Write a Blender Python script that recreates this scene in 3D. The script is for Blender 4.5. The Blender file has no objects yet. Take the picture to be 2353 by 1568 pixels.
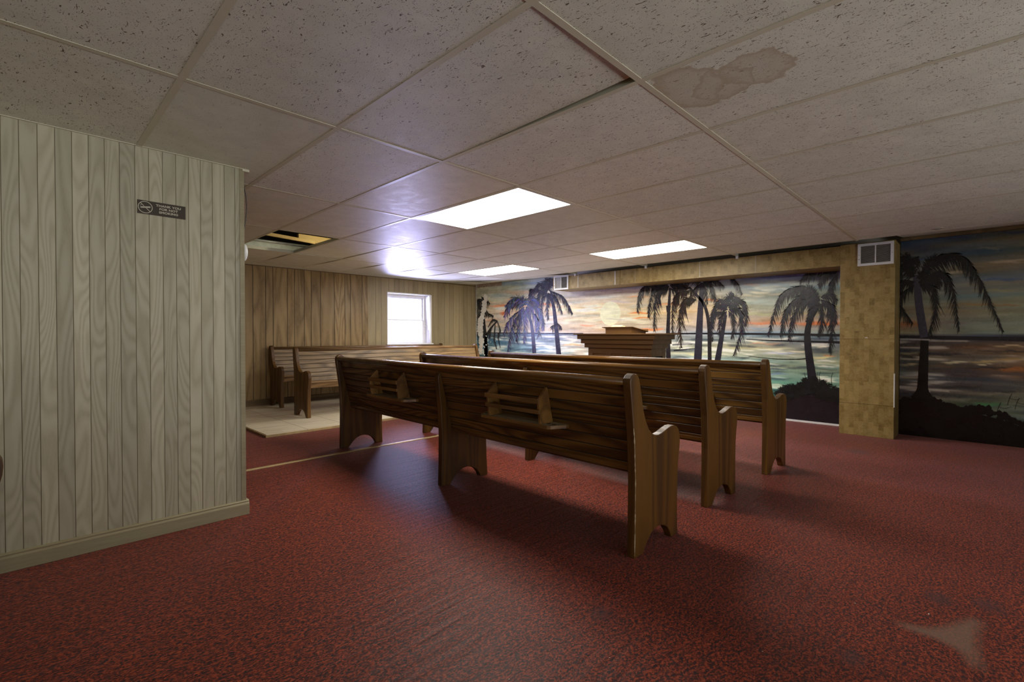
import bpy, bmesh, math, random
import numpy as np
from mathutils import Vector, Matrix
random.seed(7)
SC = bpy.context.scene
COL = SC.collection
PI = math.pi

# ------------------------------------------------------------------ camera
FPX, YAW, PITCH = 1108.67, 0.7753, -0.0122
CAMZ = 1.046
cam = bpy.data.cameras.new('camera')
cam.sensor_fit = 'HORIZONTAL'; cam.sensor_width = 36.0
cam.lens = FPX / 2353 * 36.0
cam.clip_start = 0.02
camo = bpy.data.objects.new('camera', cam); COL.objects.link(camo)
_c, _s = math.cos, math.sin
FWD = Vector((_c(YAW)*_c(PITCH), _s(YAW)*_c(PITCH), _s(PITCH)))
camo.location = (0, 0, CAMZ)
camo.rotation_euler = FWD.to_track_quat('-Z', 'Y').to_euler()
SC.camera = camo
RGT = Vector((_s(YAW), -_c(YAW), 0)); UPV = RGT.cross(FWD)
def ray(px, py): return FWD + RGT*((px-1176.5)/FPX) + UPV*((784-py)/FPX)
def on_x(px, py, X):
    d = ray(px, py); return Vector((X, d.y*X/d.x, CAMZ + d.z*X/d.x))

# ------------------------------------------------------------------ look
vs = SC.view_settings
vs.view_transform = 'Standard'; vs.look = 'None'; vs.gamma = 1.0; vs.use_curve_mapping = False
vs.exposure = 0.50
SC.cycles.max_bounces = 8; SC.cycles.diffuse_bounces = 5; SC.cycles.glossy_bounces = 3
SC.cycles.sample_clamp_indirect = 4.0
SC.cycles.caustics_reflective = False; SC.cycles.caustics_refractive = False

# ------------------------------------------------------------------ world and lights
W = bpy.data.worlds.new('sky'); SC.world = W; W.use_nodes = True
W.node_tree.nodes['Background'].inputs[0].default_value = (0.80, 0.86, 1.0, 1)
W.node_tree.nodes['Background'].inputs[1].default_value = 1.2
def area(name, loc, rot, sx, sy, power, col, spread=PI):
    l = bpy.data.lights.new(name, 'AREA'); l.shape = 'RECTANGLE'; l.size = sx; l.size_y = sy
    l.energy = power; l.color = col; l.spread = spread
    o = bpy.data.objects.new(name, l); COL.objects.link(o); o.location = loc; o.rotation_euler = rot
    return o
TROFFER = 21.0          # radiance of a lit lens
WINDOW_W = 200.0
FILL_W = 690.0
area('daylight', (5.12, 7.86, 1.36), (-PI/2, 0, 0), 1.5, 1.2, WINDOW_W, (0.58, 0.57, 1.0))
area('ceiling_fill', (1.6, -6.2, -0.35), (PI/2, 0, 0), 13.0, 2.5, FILL_W, (1.0, 0.97, 0.88))   # unseen fill panel added beyond the side windows to brighten the ceiling

# ------------------------------------------------------------------ material helpers
def new_mat(name):
    m = bpy.data.materials.new(name); m.use_nodes = True
    nt = m.node_tree; b = nt.nodes['Principled BSDF']
    return m, nt, b
def N(nt, typ, **kw):
    n = nt.nodes.new(typ)
    for k, v in kw.items(): setattr(n, k, v)
    return n
def setin(n, **kw):
    for k, v in kw.items(): n.inputs[k.replace('_', ' ')].default_value = v
def ramp(nt, src, stops, interp='LINEAR'):
    r = N(nt, 'ShaderNodeValToRGB'); cr = r.color_ramp; cr.interpolation = interp
    while len(cr.elements) < len(stops): cr.elements.new(0.5)
    for e, (p, c) in zip(cr.elements, stops):
        e.position = p; e.color = tuple(c) + ((1,) if len(c) == 3 else ())
    nt.links.new(src, r.inputs[0]); return r.outputs[0]
def g(v): return (v, v, v)
def coords(nt, scale=(1, 1, 1), kind='Object', rot=(0, 0, 0)):
    tc = N(nt, 'ShaderNodeTexCoord'); mp = N(nt, 'ShaderNodeMapping')
    mp.inputs['Scale'].default_value = scale; mp.inputs['Rotation'].default_value = rot
    nt.links.new(tc.outputs[kind], mp.inputs['Vector']); return mp
def noise(nt, vec, scale, detail=3, rough=0.5, dist=0.0):
    n = N(nt, 'ShaderNodeTexNoise'); setin(n, Scale=scale, Detail=detail, Roughness=rough, Distortion=dist)
    if vec is not None: nt.links.new(vec, n.inputs['Vector'])
    return n
def mix(nt, fac, a, b, mode='MIX'):
    m = N(nt, 'ShaderNodeMix', data_type='RGBA', blend_type=mode)
    for s, v in ((m.inputs[0], fac), (m.inputs[6], a), (m.inputs[7], b)):
        if hasattr(v, 'links'): nt.links.new(v, s)
        else: s.default_value = v if isinstance(v, (int, float)) else tuple(v) + ((1,) if len(v) == 3 else ())
    return m.outputs[2]
def mth(nt, op, a, b=None, c=None):
    m = N(nt, 'ShaderNodeMath', operation=op)
    for i, v in enumerate((a, b, c)):
        if v is None: continue
        if hasattr(v, 'links'): nt.links.new(v, m.inputs[i])
        else: m.inputs[i].default_value = v
    return m.outputs[0]
def bump(nt, b, height, strength=0.3, dist=0.01):
    n = N(nt, 'ShaderNodeBump'); setin(n, Strength=strength, Distance=dist)
    nt.links.new(height, n.inputs['Height']); nt.links.new(n.outputs[0], b.inputs['Normal'])
def flat(name, col, rough=0.6, metal=0.0, var=0.12, nscale=12, bumpy=0.0):
    m, nt, b = new_mat(name)
    n = noise(nt, coords(nt).outputs[0], nscale, 4, 0.6)
    lo = tuple(max(0, x*(1-var)) for x in col); hi = tuple(min(1, x*(1+var)) for x in col)
    nt.links.new(ramp(nt, n.outputs[0], [(0.3, lo), (0.7, hi)]), b.inputs['Base Color'])
    setin(b, Roughness=rough, Metallic=metal)
    if bumpy: bump(nt, b, n.outputs[0], bumpy, 0.005)
    return m
def wood(name, dark, mid, light, along='Y', rings=9.0, stretch=10.0, rough=0.38, tonevar=0.35, fine=0.5, lowf=6.0, coat=0.0, bumpk=0.12):
    """Stained boards: contour-like cathedral grain running along one axis, offset per board by the 'tone' attribute."""
    m, nt, b = new_mat(name)
    sc = {'X': (1/stretch, 1, 1), 'Y': (1, 1/stretch, 1), 'Z': (1, 1, 1/stretch)}[along]
    mp = coords(nt, sc)
    at = N(nt, 'ShaderNodeAttribute', attribute_name='tone')
    off = mth(nt, 'MULTIPLY', at.outputs['Fac'], 37.0)
    cv = N(nt, 'ShaderNodeCombineXYZ')
    for i in range(3): nt.links.new(off, cv.inputs[i])
    add = N(nt, 'ShaderNodeVectorMath', operation='ADD')
    nt.links.new(mp.outputs[0], add.inputs[0]); nt.links.new(cv.outputs[0], add.inputs[1])
    v = add.outputs[0]
    n1 = noise(nt, v, lowf, 1, 0.4, 0.3)
    rg = mth(nt, 'SINE', mth(nt, 'MULTIPLY', n1.outputs[0], rings*2*PI))
    rg = mth(nt, 'MULTIPLY_ADD', rg, 0.5, 0.5)
    n2 = noise(nt, v, lowf*22, 4, 0.65)
    f = mth(nt, 'ADD', mth(nt, 'MULTIPLY', rg, 1-fine), mth(nt, 'MULTIPLY', n2.outputs[0], fine))
    colr = ramp(nt, f, [(0.12, dark), (0.42, mid), (0.85, light)])
    t = ramp(nt, at.outputs['Fac'], [(0.0, g(1-tonevar)), (1.0, g(1.0))])
    n3 = noise(nt, v, 3.0, 2, 0.5)
    t2 = ramp(nt, n3.outputs[0], [(0.3, g(0.88)), (0.7, g(1.06))])
    colr = mix(nt, 1.0, mix(nt, 1.0, colr, t, 'MULTIPLY'), t2, 'MULTIPLY')
    nt.links.new(colr, b.inputs['Base Color'])
    rr = ramp(nt, f, [(0, g(rough+0.12)), (1, g(rough-0.05))]); nt.links.new(rr, b.inputs['Roughness'])
    setin(b, Coat_Weight=coat, Coat_Roughness=0.25)
    bump(nt, b, f, bumpk, 0.004)
    return m

# ---- concrete materials
M = {}
M['pew'] = wood('dark_oak', (0.050, 0.022, 0.005), (0.135, 0.064, 0.013), (0.21, 0.108, 0.025), 'Y', 13, 9, 0.40, 0.45, fine=0.38, lowf=5.5)
M['bench'] = wood('lit_oak', (0.10, 0.060, 0.026), (0.24, 0.150, 0.066), (0.34, 0.22, 0.10), 'Y', 12, 9, 0.34, 0.28, fine=0.5, lowf=5.5)  # pew oak lightened to hold the window light on the benches
M['pew_end'] = wood('oak_end_panel', (0.046, 0.019, 0.003), (0.104, 0.045, 0.007), (0.150, 0.070, 0.012), 'Z', 6, 12, 0.36, 0.3)
M['bench_rail'] = wood('lit_oak_rail', (0.12, 0.065, 0.026), (0.22, 0.125, 0.052), (0.30, 0.18, 0.08), 'Y', 8, 14, 0.30, 0.2)  # rail oak lightened the same way for window light
M['rail'] = wood('oak_rail', (0.055, 0.023, 0.005), (0.14, 0.062, 0.013), (0.21, 0.10, 0.024), 'Y', 8, 14, 0.22, 0.2)
M['rack'] = wood('rack_oak', (0.10, 0.045, 0.010), (0.22, 0.105, 0.024), (0.30, 0.155, 0.040), 'Y', 5, 10, 0.4, 0.3)
M['shelf'] = flat('dusty_shelf', (0.26, 0.21, 0.13), 0.75, var=0.25, nscale=30)
M['wear'] = flat('worn_edge', (0.50, 0.42, 0.27), 0.6, var=0.25, nscale=60)
M['dark'] = flat('dark_gap', (0.012, 0.010, 0.008), 0.8)
M['pulpit'] = wood('pulpit_wood', (0.075, 0.033, 0.008), (0.125, 0.058, 0.013), (0.16, 0.078, 0.020), 'Y', 4, 14, 0.42, 0.25, fine=0.75)
M['panelwhite'] = wood('whitewashed_panel', (0.44, 0.405, 0.275), (0.52, 0.482, 0.335), (0.575, 0.54, 0.39), 'Z', 15, 6, 0.5, 0.20, fine=0.45, lowf=7.0, bumpk=0.05)
M['groove_l'] = flat('groove_light', (0.20, 0.165, 0.09), 0.7)
M['panelbrown'] = wood('brown_panel', (0.18, 0.105, 0.032), (0.335, 0.215, 0.080), (0.43, 0.29, 0.120), 'Z', 8, 7, 0.42, 0.24, fine=0.55, lowf=4.0, bumpk=0.05)
M['panelgrey'] = wood('faded_panel', (0.27, 0.205, 0.10), (0.36, 0.285, 0.150), (0.42, 0.34, 0.19), 'Z', 4, 9, 0.42, 0.22, fine=0.7, lowf=4.0, bumpk=0.04)
M['groove_d'] = flat('groove_dark', (0.035, 0.02, 0.008), 0.7)
M['base_l'] = wood('baseboard_light', (0.24, 0.20, 0.11), (0.30, 0.26, 0.15), (0.37, 0.33, 0.20), 'X', 3, 16, 0.5, 0.1, fine=0.8)
M['base_d'] = wood('baseboard_dark', (0.10, 0.06, 0.02), (0.17, 0.11, 0.045), (0.22, 0.15, 0.07), 'X', 3, 16, 0.5, 0.1)
M['tee'] = flat('grid_paint', (0.64, 0.61, 0.47), 0.38, var=0.05, nscale=3)
M['white'] = flat('white_enamel', (0.72, 0.73, 0.72), 0.35, var=0.04)
M['whitewood'] = flat('white_window_paint', (0.90, 0.89, 0.86), 0.4, var=0.04)
M['grille'] = flat('grille_grey', (0.30, 0.29, 0.25), 0.45, var=0.1)
M['plaster'] = flat('plaster', (0.50, 0.46, 0.38), 0.8, var=0.06, nscale=4)
M['plenum'] = flat('plenum_deck', (0.10, 0.085, 0.06), 0.9, var=0.3, nscale=4)
M['joist'] = wood('joist_pine', (0.45, 0.30, 0.10), (0.62, 0.44, 0.17), (0.70, 0.52, 0.24), 'X', 4, 12, 0.7, 0.2)
M['duct'] = flat('duct_metal', (0.42, 0.44, 0.38), 0.45, 0.3, 0.2)
M['cable'] = flat('black_cable', (0.02, 0.02, 0.02), 0.5)
M['signbrown'] = flat('sign_plate', (0.040, 0.027, 0.012), 0.6, var=0.06)
M['signcream'] = flat('sign_lettering', (0.55, 0.52, 0.40), 0.5, var=0.04)
M['strip'] = flat('floor_strip', (0.60, 0.46, 0.24), 0.18, 0.35, 0.1, 20)
M['paper'] = flat('paper', (0.80, 0.70, 0.42), 0.7, var=0.06, nscale=30)
M['lint'] = flat('lint', (0.75, 0.72, 0.65), 0.8)
M['tiletrim'] = flat('tile_edge', (0.42, 0.31, 0.15), 0.5, var=0.2)

def mat_tile_ceiling(name, smooth):
    m, nt, b = new_mat(name)
    mp = coords(nt)
    v = mp.outputs[0]
    at = N(nt, 'ShaderNodeAttribute', attribute_name='tone')
    # fissures: short dark worm-like pits, plus pin holes
    st = N(nt, 'ShaderNodeMapping'); st.inputs['Scale'].default_value = (1.0, 0.42, 1.0); st.inputs['Rotation'].default_value = (0, 0, 0.9)
    nt.links.new(v, st.inputs['Vector'])
    fn = noise(nt, st.outputs[0], 104, 1.5, 0.5, 1.6)
    fiss = ramp(nt, fn.outputs[0], [(0.655, g(0)), (0.69, g(1))])
    vor2 = N(nt, 'ShaderNodeTexVoronoi'); setin(vor2, Scale=150.0, Randomness=1.0); nt.links.new(v, vor2.inputs['Vector'])
    pin = ramp(nt, vor2.outputs['Distance'], [(0.16, g(1)), (0.28, g(0))])
    sp2 = N(nt, 'ShaderNodeSeparateColor'); nt.links.new(vor2.outputs['Color'], sp2.inputs[0])
    pin = mix(nt, 1.0, pin, ramp(nt, sp2.outputs[1], [(0.55, g(0)), (0.6, g(0.8))]), 'MULTIPLY')
    pits = mix(nt, 1.0, fiss, pin, 'LIGHTEN')
    base = ramp(nt, at.outputs['Fac'], [(0.0, (0.76, 0.765, 0.65)), (1.0, (0.85, 0.855, 0.755))])
    mott = noise(nt, v, 7, 5, 0.65)
    base = mix(nt, 1.0, base, ramp(nt, mott.outputs[0], [(0.3, g(0.90)), (0.7, g(1.05))]), 'MULTIPLY')
    if smooth:
        pits = mix(nt, 1.0, mix(nt, 1.0, fiss, pin, 'LIGHTEN'), g(0.30), 'MULTIPLY')
    col = mix(nt, pits, base, (0.14, 0.10, 0.06))
    nt.links.new(col, b.inputs['Base Color'])
    rn = noise(nt, v, 16, 5, 0.7)
    nt.links.new(ramp(nt, rn.outputs[0], [(0.3, g(0.42 if smooth else 0.50)), (0.7, g(0.56 if smooth else 0.64))]), b.inputs['Roughness'])
    fine = noise(nt, v, 420, 2, 0.6)
    h = mth(nt, 'SUBTRACT', mth(nt, 'MULTIPLY', fine.outputs[0], 0.5), pits)
    bump(nt, b, h, 0.22 if smooth else 0.5, 0.003)
    return m
M['ctile'] = mat_tile_ceiling('ceiling_tile_fissured', False)
M['ctile_s'] = mat_tile_ceiling('ceiling_tile_plain', True)
def mat_stained():
    m = M['ctile'].copy(); m.name = 'ceiling_tile_stained'; nt = m.node_tree; b = nt.nodes['Principled BSDF']
    src = b.inputs['Base Color'].links[0].from_socket
    tc = coords(nt); v = tc.outputs[0]
    wob = noise(nt, v, 9, 4, 0.6)
    vm = N(nt, 'ShaderNodeVectorMath', operation='MULTIPLY_ADD')
    nt.links.new(wob.outputs['Color'], vm.inputs[0]); vm.inputs[1].default_value = (0.16, 0.16, 0); nt.links.new(v, vm.inputs[2])
    out = None
    for (cx, cy, rx, ry) in STAINS:
        mp = N(nt, 'ShaderNodeMapping', vector_type='TEXTURE')
        mp.inputs['Location'].default_value = (cx+0.08, cy+0.08, 0); mp.inputs['Scale'].default_value = (rx, ry, 1000)
        nt.links.new(vm.outputs[0], mp.inputs['Vector'])
        ln = N(nt, 'ShaderNodeVectorMath', operation='LENGTH'); nt.links.new(mp.outputs[0], ln.inputs[0])
        r = ramp(nt, ln.outputs['Value'], [(0.0, g(0.35)), (0.72, g(0.55)), (0.93, g(0.9)), (1.0, g(0))])
        out = r if out is None else mix(nt, 1.0, out, r, 'LIGHTEN')
    nt.links.new(mix(nt, out, src, (0.50, 0.42, 0.29)), b.inputs['Base Color'])
    return m

def mat_carpet():
    m, nt, b = new_mat('red_carpet')
    mp = coords(nt); v = mp.outputs[0]
    mp2 = coords(nt, (1.0, 1.6, 1.0), rot=(0, 0, 0.5))
    n1 = noise(nt, mp2.outputs[0], 78, 2, 0.6, 0.8)
    n2 = noise(nt, v, 150, 2, 0.6)
    f = mth(nt, 'ADD', mth(nt, 'MULTIPLY', n1.outputs[0], 0.7), mth(nt, 'MULTIPLY', n2.outputs[0], 0.3))
    col = ramp(nt, f, [(0.41, (0.010, 0.007, 0.010)), (0.485, (0.080, 0.014, 0.007)), (0.55, (0.22, 0.034, 0.014)), (0.64, (0.32, 0.062, 0.024))])
    big = noise(nt, v, 1.3, 3, 0.5)
    col = mix(nt, 1.0, col, ramp(nt, big.outputs[0], [(0.3, g(0.80)), (0.7, g(1.05))]), 'MULTIPLY')
    # worn grey star-shaped patch and a few dark spots
    at = N(nt, 'ShaderNodeAttribute', attribute_name='stain', attribute_type='GEOMETRY')
    sx = N(nt, 'ShaderNodeSeparateColor'); nt.links.new(at.outputs['Color'], sx.inputs[0])
    col = mix(nt, sx.outputs[0], col, (0.17, 0.115, 0.085))
    col = mix(nt, sx.outputs[1], col, (0.03, 0.025, 0.03))
    nt.links.new(col, b.inputs['Base Color'])
    setin(b, Roughness=0.50, Sheen_Weight=0.20, Sheen_Roughness=0.45, Sheen_Tint=(0.95, 0.52, 0.50, 1), Specular_IOR_Level=0.15)
    # ribs that ripple across the pile
    mr = coords(nt, (1.2, 11.0, 1.0), rot=(0, 0, 0.25))
    rip = noise(nt, mr.outputs[0], 2.2, 2, 0.5, 0.4)
    h = mth(nt, 'ADD', mth(nt, 'MULTIPLY', f, 0.35), mth(nt, 'MULTIPLY', rip.outputs[0], 1.3))
    bump(nt, b, h, 0.5, 0.007)
    return m
M['carpet'] = mat_carpet()

def mat_floor_tile():
    m, nt, b = new_mat('beige_floor_tile')
    mp = coords(nt); mp.inputs['Location'].default_value = (-1.74, -5.22, 0)
    br = N(nt, 'ShaderNodeTexBrick', offset=0.0, squash=1.0)
    setin(br, Scale=1.0, Mortar_Size=0.004, Mortar_Smooth=0.1, Brick_Width=0.435, Row_Height=0.435)
    br.inputs['Color1'].default_value = (0.80, 0.72, 0.56, 1); br.inputs['Color2'].default_value = (0.74, 0.65, 0.50, 1)
    br.inputs['Mortar'].default_value = (0.36, 0.30, 0.22, 1)
    nt.links.new(mp.outputs[0], br.inputs['Vector'])
    st = coords(nt, (0.6, 5, 1)); n = noise(nt, st.outputs[0], 4, 4, 0.6, 0.5)
    col = mix(nt, 1.0, br.outputs[0], ramp(nt, n.outputs[0], [(0.35, (0.86, 0.82, 0.76)), (0.65, (1.08, 1.08, 1.06))]), 'MULTIPLY')
    nt.links.new(col, b.inputs['Base Color']); setin(b, Roughness=0.4)
    return m
M['ftile'] = mat_floor_tile()

def mat_wallpaper():
    m, nt, b = new_mat('mottled_wallpaper')
    tc = coords(nt, rot=(0, 0, 0))
    sp = N(nt, 'ShaderNodeSeparateXYZ'); nt.links.new(tc.outputs[0], sp.inputs[0])
    cb = N(nt, 'ShaderNodeCombineXYZ')
    nt.links.new(mth(nt, 'MULTIPLY', sp.outputs[2], 1.0), cb.inputs[0])
    nt.links.new(mth(nt, 'ADD', sp.outputs[1], sp.outputs[0]), cb.inputs[1])
    br = N(nt, 'ShaderNodeTexBrick', offset=0.5, squash=1.0)
    setin(br, Scale=1.0, Mortar_Size=0.0, Brick_Width=0.075, Row_Height=0.042, Bias=0.0)
    br.inputs['Color1'].default_value = (0, 0, 0, 1); br.inputs['Color2'].default_value = (1, 1, 1, 1)
    nt.links.new(cb.outputs[0], br.inputs['Vector'])
    n = noise(nt, tc.outputs[0], 9, 5, 0.7)
    n2 = noise(nt, tc.outputs[0], 70, 3, 0.7)
    f = mth(nt, 'ADD', mth(nt, 'MULTIPLY', br.outputs[0], 0.17), mth(nt, 'ADD', mth(nt, 'MULTIPLY', n.outputs[0], 0.45), mth(nt, 'MULTIPLY', n2.outputs[0], 0.30)))
    col = ramp(nt, f, [(0.28, (0.14, 0.088, 0.021)), (0.40, (0.23, 0.155, 0.044)), (0.52, (0.30, 0.215, 0.075)), (0.66, (0.38, 0.25, 0.08))])
    nt.links.new(col, b.inputs['Base Color']); setin(b, Roughness=0.45)
    return m
M['wallpaper'] = mat_wallpaper()

def mat_mural():
    m, nt, b = new_mat('mural_paint')
    at = N(nt, 'ShaderNodeAttribute', attribute_name='paint', attribute_type='GEOMETRY')
    st = coords(nt, (1, 0.25, 1.6)); n = noise(nt, st.outputs[0], 16, 5, 0.7, 0.5)
    col = mix(nt, 1.0, at.outputs['Color'], ramp(nt, n.outputs[0], [(0.3, g(0.84)), (0.7, g(1.12))]), 'MULTIPLY')
    nt.links.new(col, b.inputs['Base Color'])
    nr = noise(nt, coords(nt).outputs[0], 9, 4, 0.6)
    nt.links.new(ramp(nt, nr.outputs[0], [(0.3, g(0.22)), (0.7, g(0.34))]), b.inputs['Roughness'])
    bump(nt, b, n.outputs[0], 0.12, 0.004)
    return m
M['mural'] = mat_mural()

def mat_emit(name, col, strength):
    m, nt, b = new_mat(name)
    n = noise(nt, coords(nt).outputs[0], 3, 2, 0.5)
    c = ramp(nt, n.outputs[0], [(0.3, col), (0.7, tuple(x*0.97 for x in col))])
    nt.links.new(c, b.inputs['Emission Color']); setin(b, Emission_Strength=strength, Roughness=0.5)
    b.inputs['Base Color'].default_value = (0.8, 0.8, 0.8, 1)
    return m
M['lens'] = mat_emit('lamp_lens', (1.0, 0.955, 0.86), TROFFER)
def mat_glass():
    m, nt, b = new_mat('window_glass')
    out = nt.nodes['Material Output']
    tr = N(nt, 'ShaderNodeBsdfTransparent'); gl = N(nt, 'ShaderNodeBsdfGlossy'); gl.inputs['Roughness'].default_value = 0.05
    fr = N(nt, 'ShaderNodeFresnel'); fr.inputs[0].default_value = 1.45
    n = noise(nt, coords(nt).outputs[0], 5, 2, 0.5)
    nt.links.new(ramp(nt, n.outputs[0], [(0.2, (0.97, 0.98, 1.0)), (0.8, (0.93, 0.95, 0.97))]), tr.inputs[0])
    mx = N(nt, 'ShaderNodeMixShader')
    nt.links.new(fr.outputs[0], mx.inputs[0]); nt.links.new(tr.outputs[0], mx.inputs[1]); nt.links.new(gl.outputs[0], mx.inputs[2])
    nt.links.new(mx.outputs[0], out.inputs[0])
    return m
M['glass'] = mat_glass()

# ------------------------------------------------------------------ mesh helpers
class MB:
    """Collects faces (with material index and tone) and links them as one mesh object."""
    def __init__(s): s.v = []; s.f = []; s.m = []; s.t = []; s.mats = []
    def mi(s, mat):
        if mat not in s.mats: s.mats.append(mat)
        return s.mats.index(mat)
    def add(s, verts, faces, mat, tone=0.5):
        o = len(s.v); s.v += [tuple(p) for p in verts]; k = s.mi(mat)
        for f in faces: s.f.append([i+o for i in f]); s.m.append(k); s.t.append(tone)
    def box(s, x0, x1, y0, y1, z0, z1, mat, tone=0.5, mtx=None):
        vs_ = [(x, y, z) for x in (x0, x1) for y in (y0, y1) for z in (z0, z1)]
        if mtx is not None: vs_ = [mtx @ Vector(p) for p in vs_]
        s.add(vs_, [(0, 1, 3, 2), (4, 6, 7, 5), (0, 4, 5, 1), (2, 3, 7, 6), (0, 2, 6, 4), (1, 5, 7, 3)], mat, tone)
    def prism(s, pts, axis, a, b_, mat, tone=0.5, caps=True):
        """Extrude the 2D outline pts along axis 'X','Y' or 'Z' from a to b_."""
        def P(p, t):
            return {'X': (t, p[0], p[1]), 'Y': (p[0], t, p[1]), 'Z': (p[0], p[1], t)}[axis]
        n = len(pts)
        vs_ = [P(p, a) for p in pts] + [P(p, b_) for p in pts]
        fs = [(i, (i+1) % n, n+(i+1) % n, n+i) for i in range(n)]
        if caps: fs += [tuple(range(n))[::-1], tuple(range(n, 2*n))]
        s.add(vs_, fs, mat, tone)
    def tube(s, path, r, mat, seg=10, tone=0.5):
        path = [Vector(p) for p in path]; rings = []
        for i, p in enumerate(path):
            d = (path[min(i+1, len(path)-1)] - path[max(i-1, 0)]).normalized()
            u = d.orthogonal().normalized(); w = d.cross(u)
            if i and rings:
                pass
            rings.append([p + (u*math.cos(2*PI*k/seg) + w*math.sin(2*PI*k/seg))*r for k in range(seg)])
        vs_ = [q for rg in rings for q in rg]; fs = []
        for i in range(len(path)-1):
            for k in range(seg):
                fs.append((i*seg+k, i*seg+(k+1) % seg, (i+1)*seg+(k+1) % seg, (i+1)*seg+k))
        fs += [tuple(range(seg))[::-1], tuple(range((len(path)-1)*seg, len(path)*seg))]
        s.add(vs_, fs, mat, tone)
    def build(s, name, parent=None, bevel=0.0, smooth=False, segs=2):
        me = bpy.data.meshes.new(name); me.from_pydata(s.v, [], s.f); me.update()
        for m in s.mats: me.materials.append(m)
        me.polygons.foreach_set('material_index', s.m)
        a = me.attributes.new('tone', 'FLOAT', 'FACE'); a.data.foreach_set('value', s.t)
        bm = bmesh.new(); bm.from_mesh(me); bmesh.ops.recalc_face_normals(bm, faces=bm.faces); bm.to_mesh(me); bm.free()
        if smooth:
            for p in me.polygons: p.use_smooth = True
        o = bpy.data.objects.new(name, me); COL.objects.link(o)
        if parent: o.parent = parent
        if bevel:
            b = o.modifiers.new('bevel', 'BEVEL'); b.width = bevel; b.segments = segs; b.limit_method = 'ANGLE'; b.angle_limit = 0.6
        return o
def struct(o): o['kind'] = 'structure'; return o
def tag(o, label, cat, group=None):
    o['label'] = label; o['category'] = cat
    if group: o['group'] = group
    return o
def thing(name, loc, label, cat, rz=0.0, group=None):
    o = bpy.data.objects.new(name, None); COL.objects.link(o); o.location = loc; o.rotation_euler = (0, 0, rz)
    o.empty_display_size = 0.1
    return tag(o, label, cat, group)
def dup(root, loc, rz, label, group=None):
    r = root.copy(); COL.objects.link(r); r.location = loc; r.rotation_euler = (0, 0, rz); r['label'] = label
    if group: r['group'] = group
    for ch in list(root.children):
        c = ch.copy(); COL.objects.link(c); c.parent = r
        for gch in ch.children:
            d = gch.copy(); COL.objects.link(d); d.parent = c
    return r
rnd = random.random

# ------------------------------------------------------------------ room dimensions
ZC = 2.007                 # ceiling grid height
YL = 3.08                  # face of the near panelled partition
XP = 0.915                 # its free end
YF = 7.50                  # far panelled wall
XM = 6.58                  # mural wall
XMR = 6.50                 # mural wall right of the pillar
XB, YR = -2.6, -3.2        # unseen walls behind and right of the camera
ZT = 2.42                  # deck above the suspended ceiling

# ------------------------------------------------------------------ floor
def carpet():
    # grid fine enough to carry the stain mask near the camera
    xs = sorted(set([XB-0.1, -1, 0, 1.0] + [1.4+0.02*i for i in range(33)]+[2.05+0.01*i for i in range(46)]+[2.53+0.04*i for i in range(14)] + [3.4, 4.2, 4.9] + [4.95+0.04*i for i in range(20)] + [5.9, 6.3, XM+0.1]))
    ys = sorted(set([YR-0.1, -2, -1.0] + [-0.5+0.03*i for i in range(16)]+[-0.03+0.01*i for i in range(29)]+[0.27+0.02*i for i in range(22)] + [0.72+0.04*i for i in range(20)] + [1.6, 2.6, 3.6, 4.6, 5.6, 6.6, YF+0.1]))
    nx, ny = len(xs), len(ys)
    v = [(x, y, 0) for y in ys for x in xs]
    f = [(j*nx+i, j*nx+i+1, (j+1)*nx+i+1, (j+1)*nx+i) for j in range(ny-1) for i in range(nx-1)]
    me = bpy.data.meshes.new('floor'); me.from_pydata(v, [], f)
    a = me.attributes.new('stain', 'FLOAT_COLOR', 'POINT')
    star = [(2.225, 0.225), (2.255, 0.14), (2.31, 0.095), (2.40, 0.05), (2.47, 0.012), (2.44, 0.0), (2.33, 0.012), (2.25, 0.012), (2.08, 0.0), (2.09, 0.018), (2.17, 0.045), (2.20, 0.11), (2.205, 0.2)]
    def inside(x, y, P):
        c = False; n = len(P)
        for i in range(n):
            x1, y1 = P[i]; x2, y2 = P[(i+1) % n]
            if (y1 > y) != (y2 > y) and x < (x2-x1)*(y-y1)/(y2-y1)+x1: c = not c
        return c
    cols = []
    for (x, y, z) in v:
        r = 0.0
        if 1.9 < x < 2.6 and -0.1 < y < 0.35:
            hits = sum(inside(x+dx, y+dy, star) for dx in (-.016, 0, .016) for dy in (-.016, 0, .016)); r = 0.75*hits/9
        d = 0.0
        for (cx, cy, rr) in ((5.25, 0.80, 0.12), (1.52, 1.02, 0.05), (2.55, 0.12, 0.06), (2.62, -0.02, 0.06), (1.88, 0.30, 0.05)):
            q = math.hypot((x-cx)/1.2, y-cy)/rr; d = max(d, 0.55*max(0, 1-q*q))
        cols += [r, d, 0, 1]
    a.data.foreach_set('color', cols)
    me.materials.append(M['carpet']); o = bpy.data.objects.new('floor', me); COL.objects.link(o)
    return struct(o)
carpet()
mb = MB(); mb.box(1.745, XM, 5.215, YF, 0.0, 0.022, M['tiletrim']); mb.box(1.757, XM-0.002, 5.228, YF-0.001, 0.020, 0.026, M['ftile'])
mb.box(XB, 1.745, 5.95, YF, 0.0, 0.022, M['tiletrim']); mb.box(XB, 1.757, 5.962, YF-0.001, 0.020, 0.026, M['ftile'])
tag(mb.build('tiled_floor_area'), 'beige ceramic tile area with tan edging beneath the two benches by the window', 'tile floor')

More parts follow.
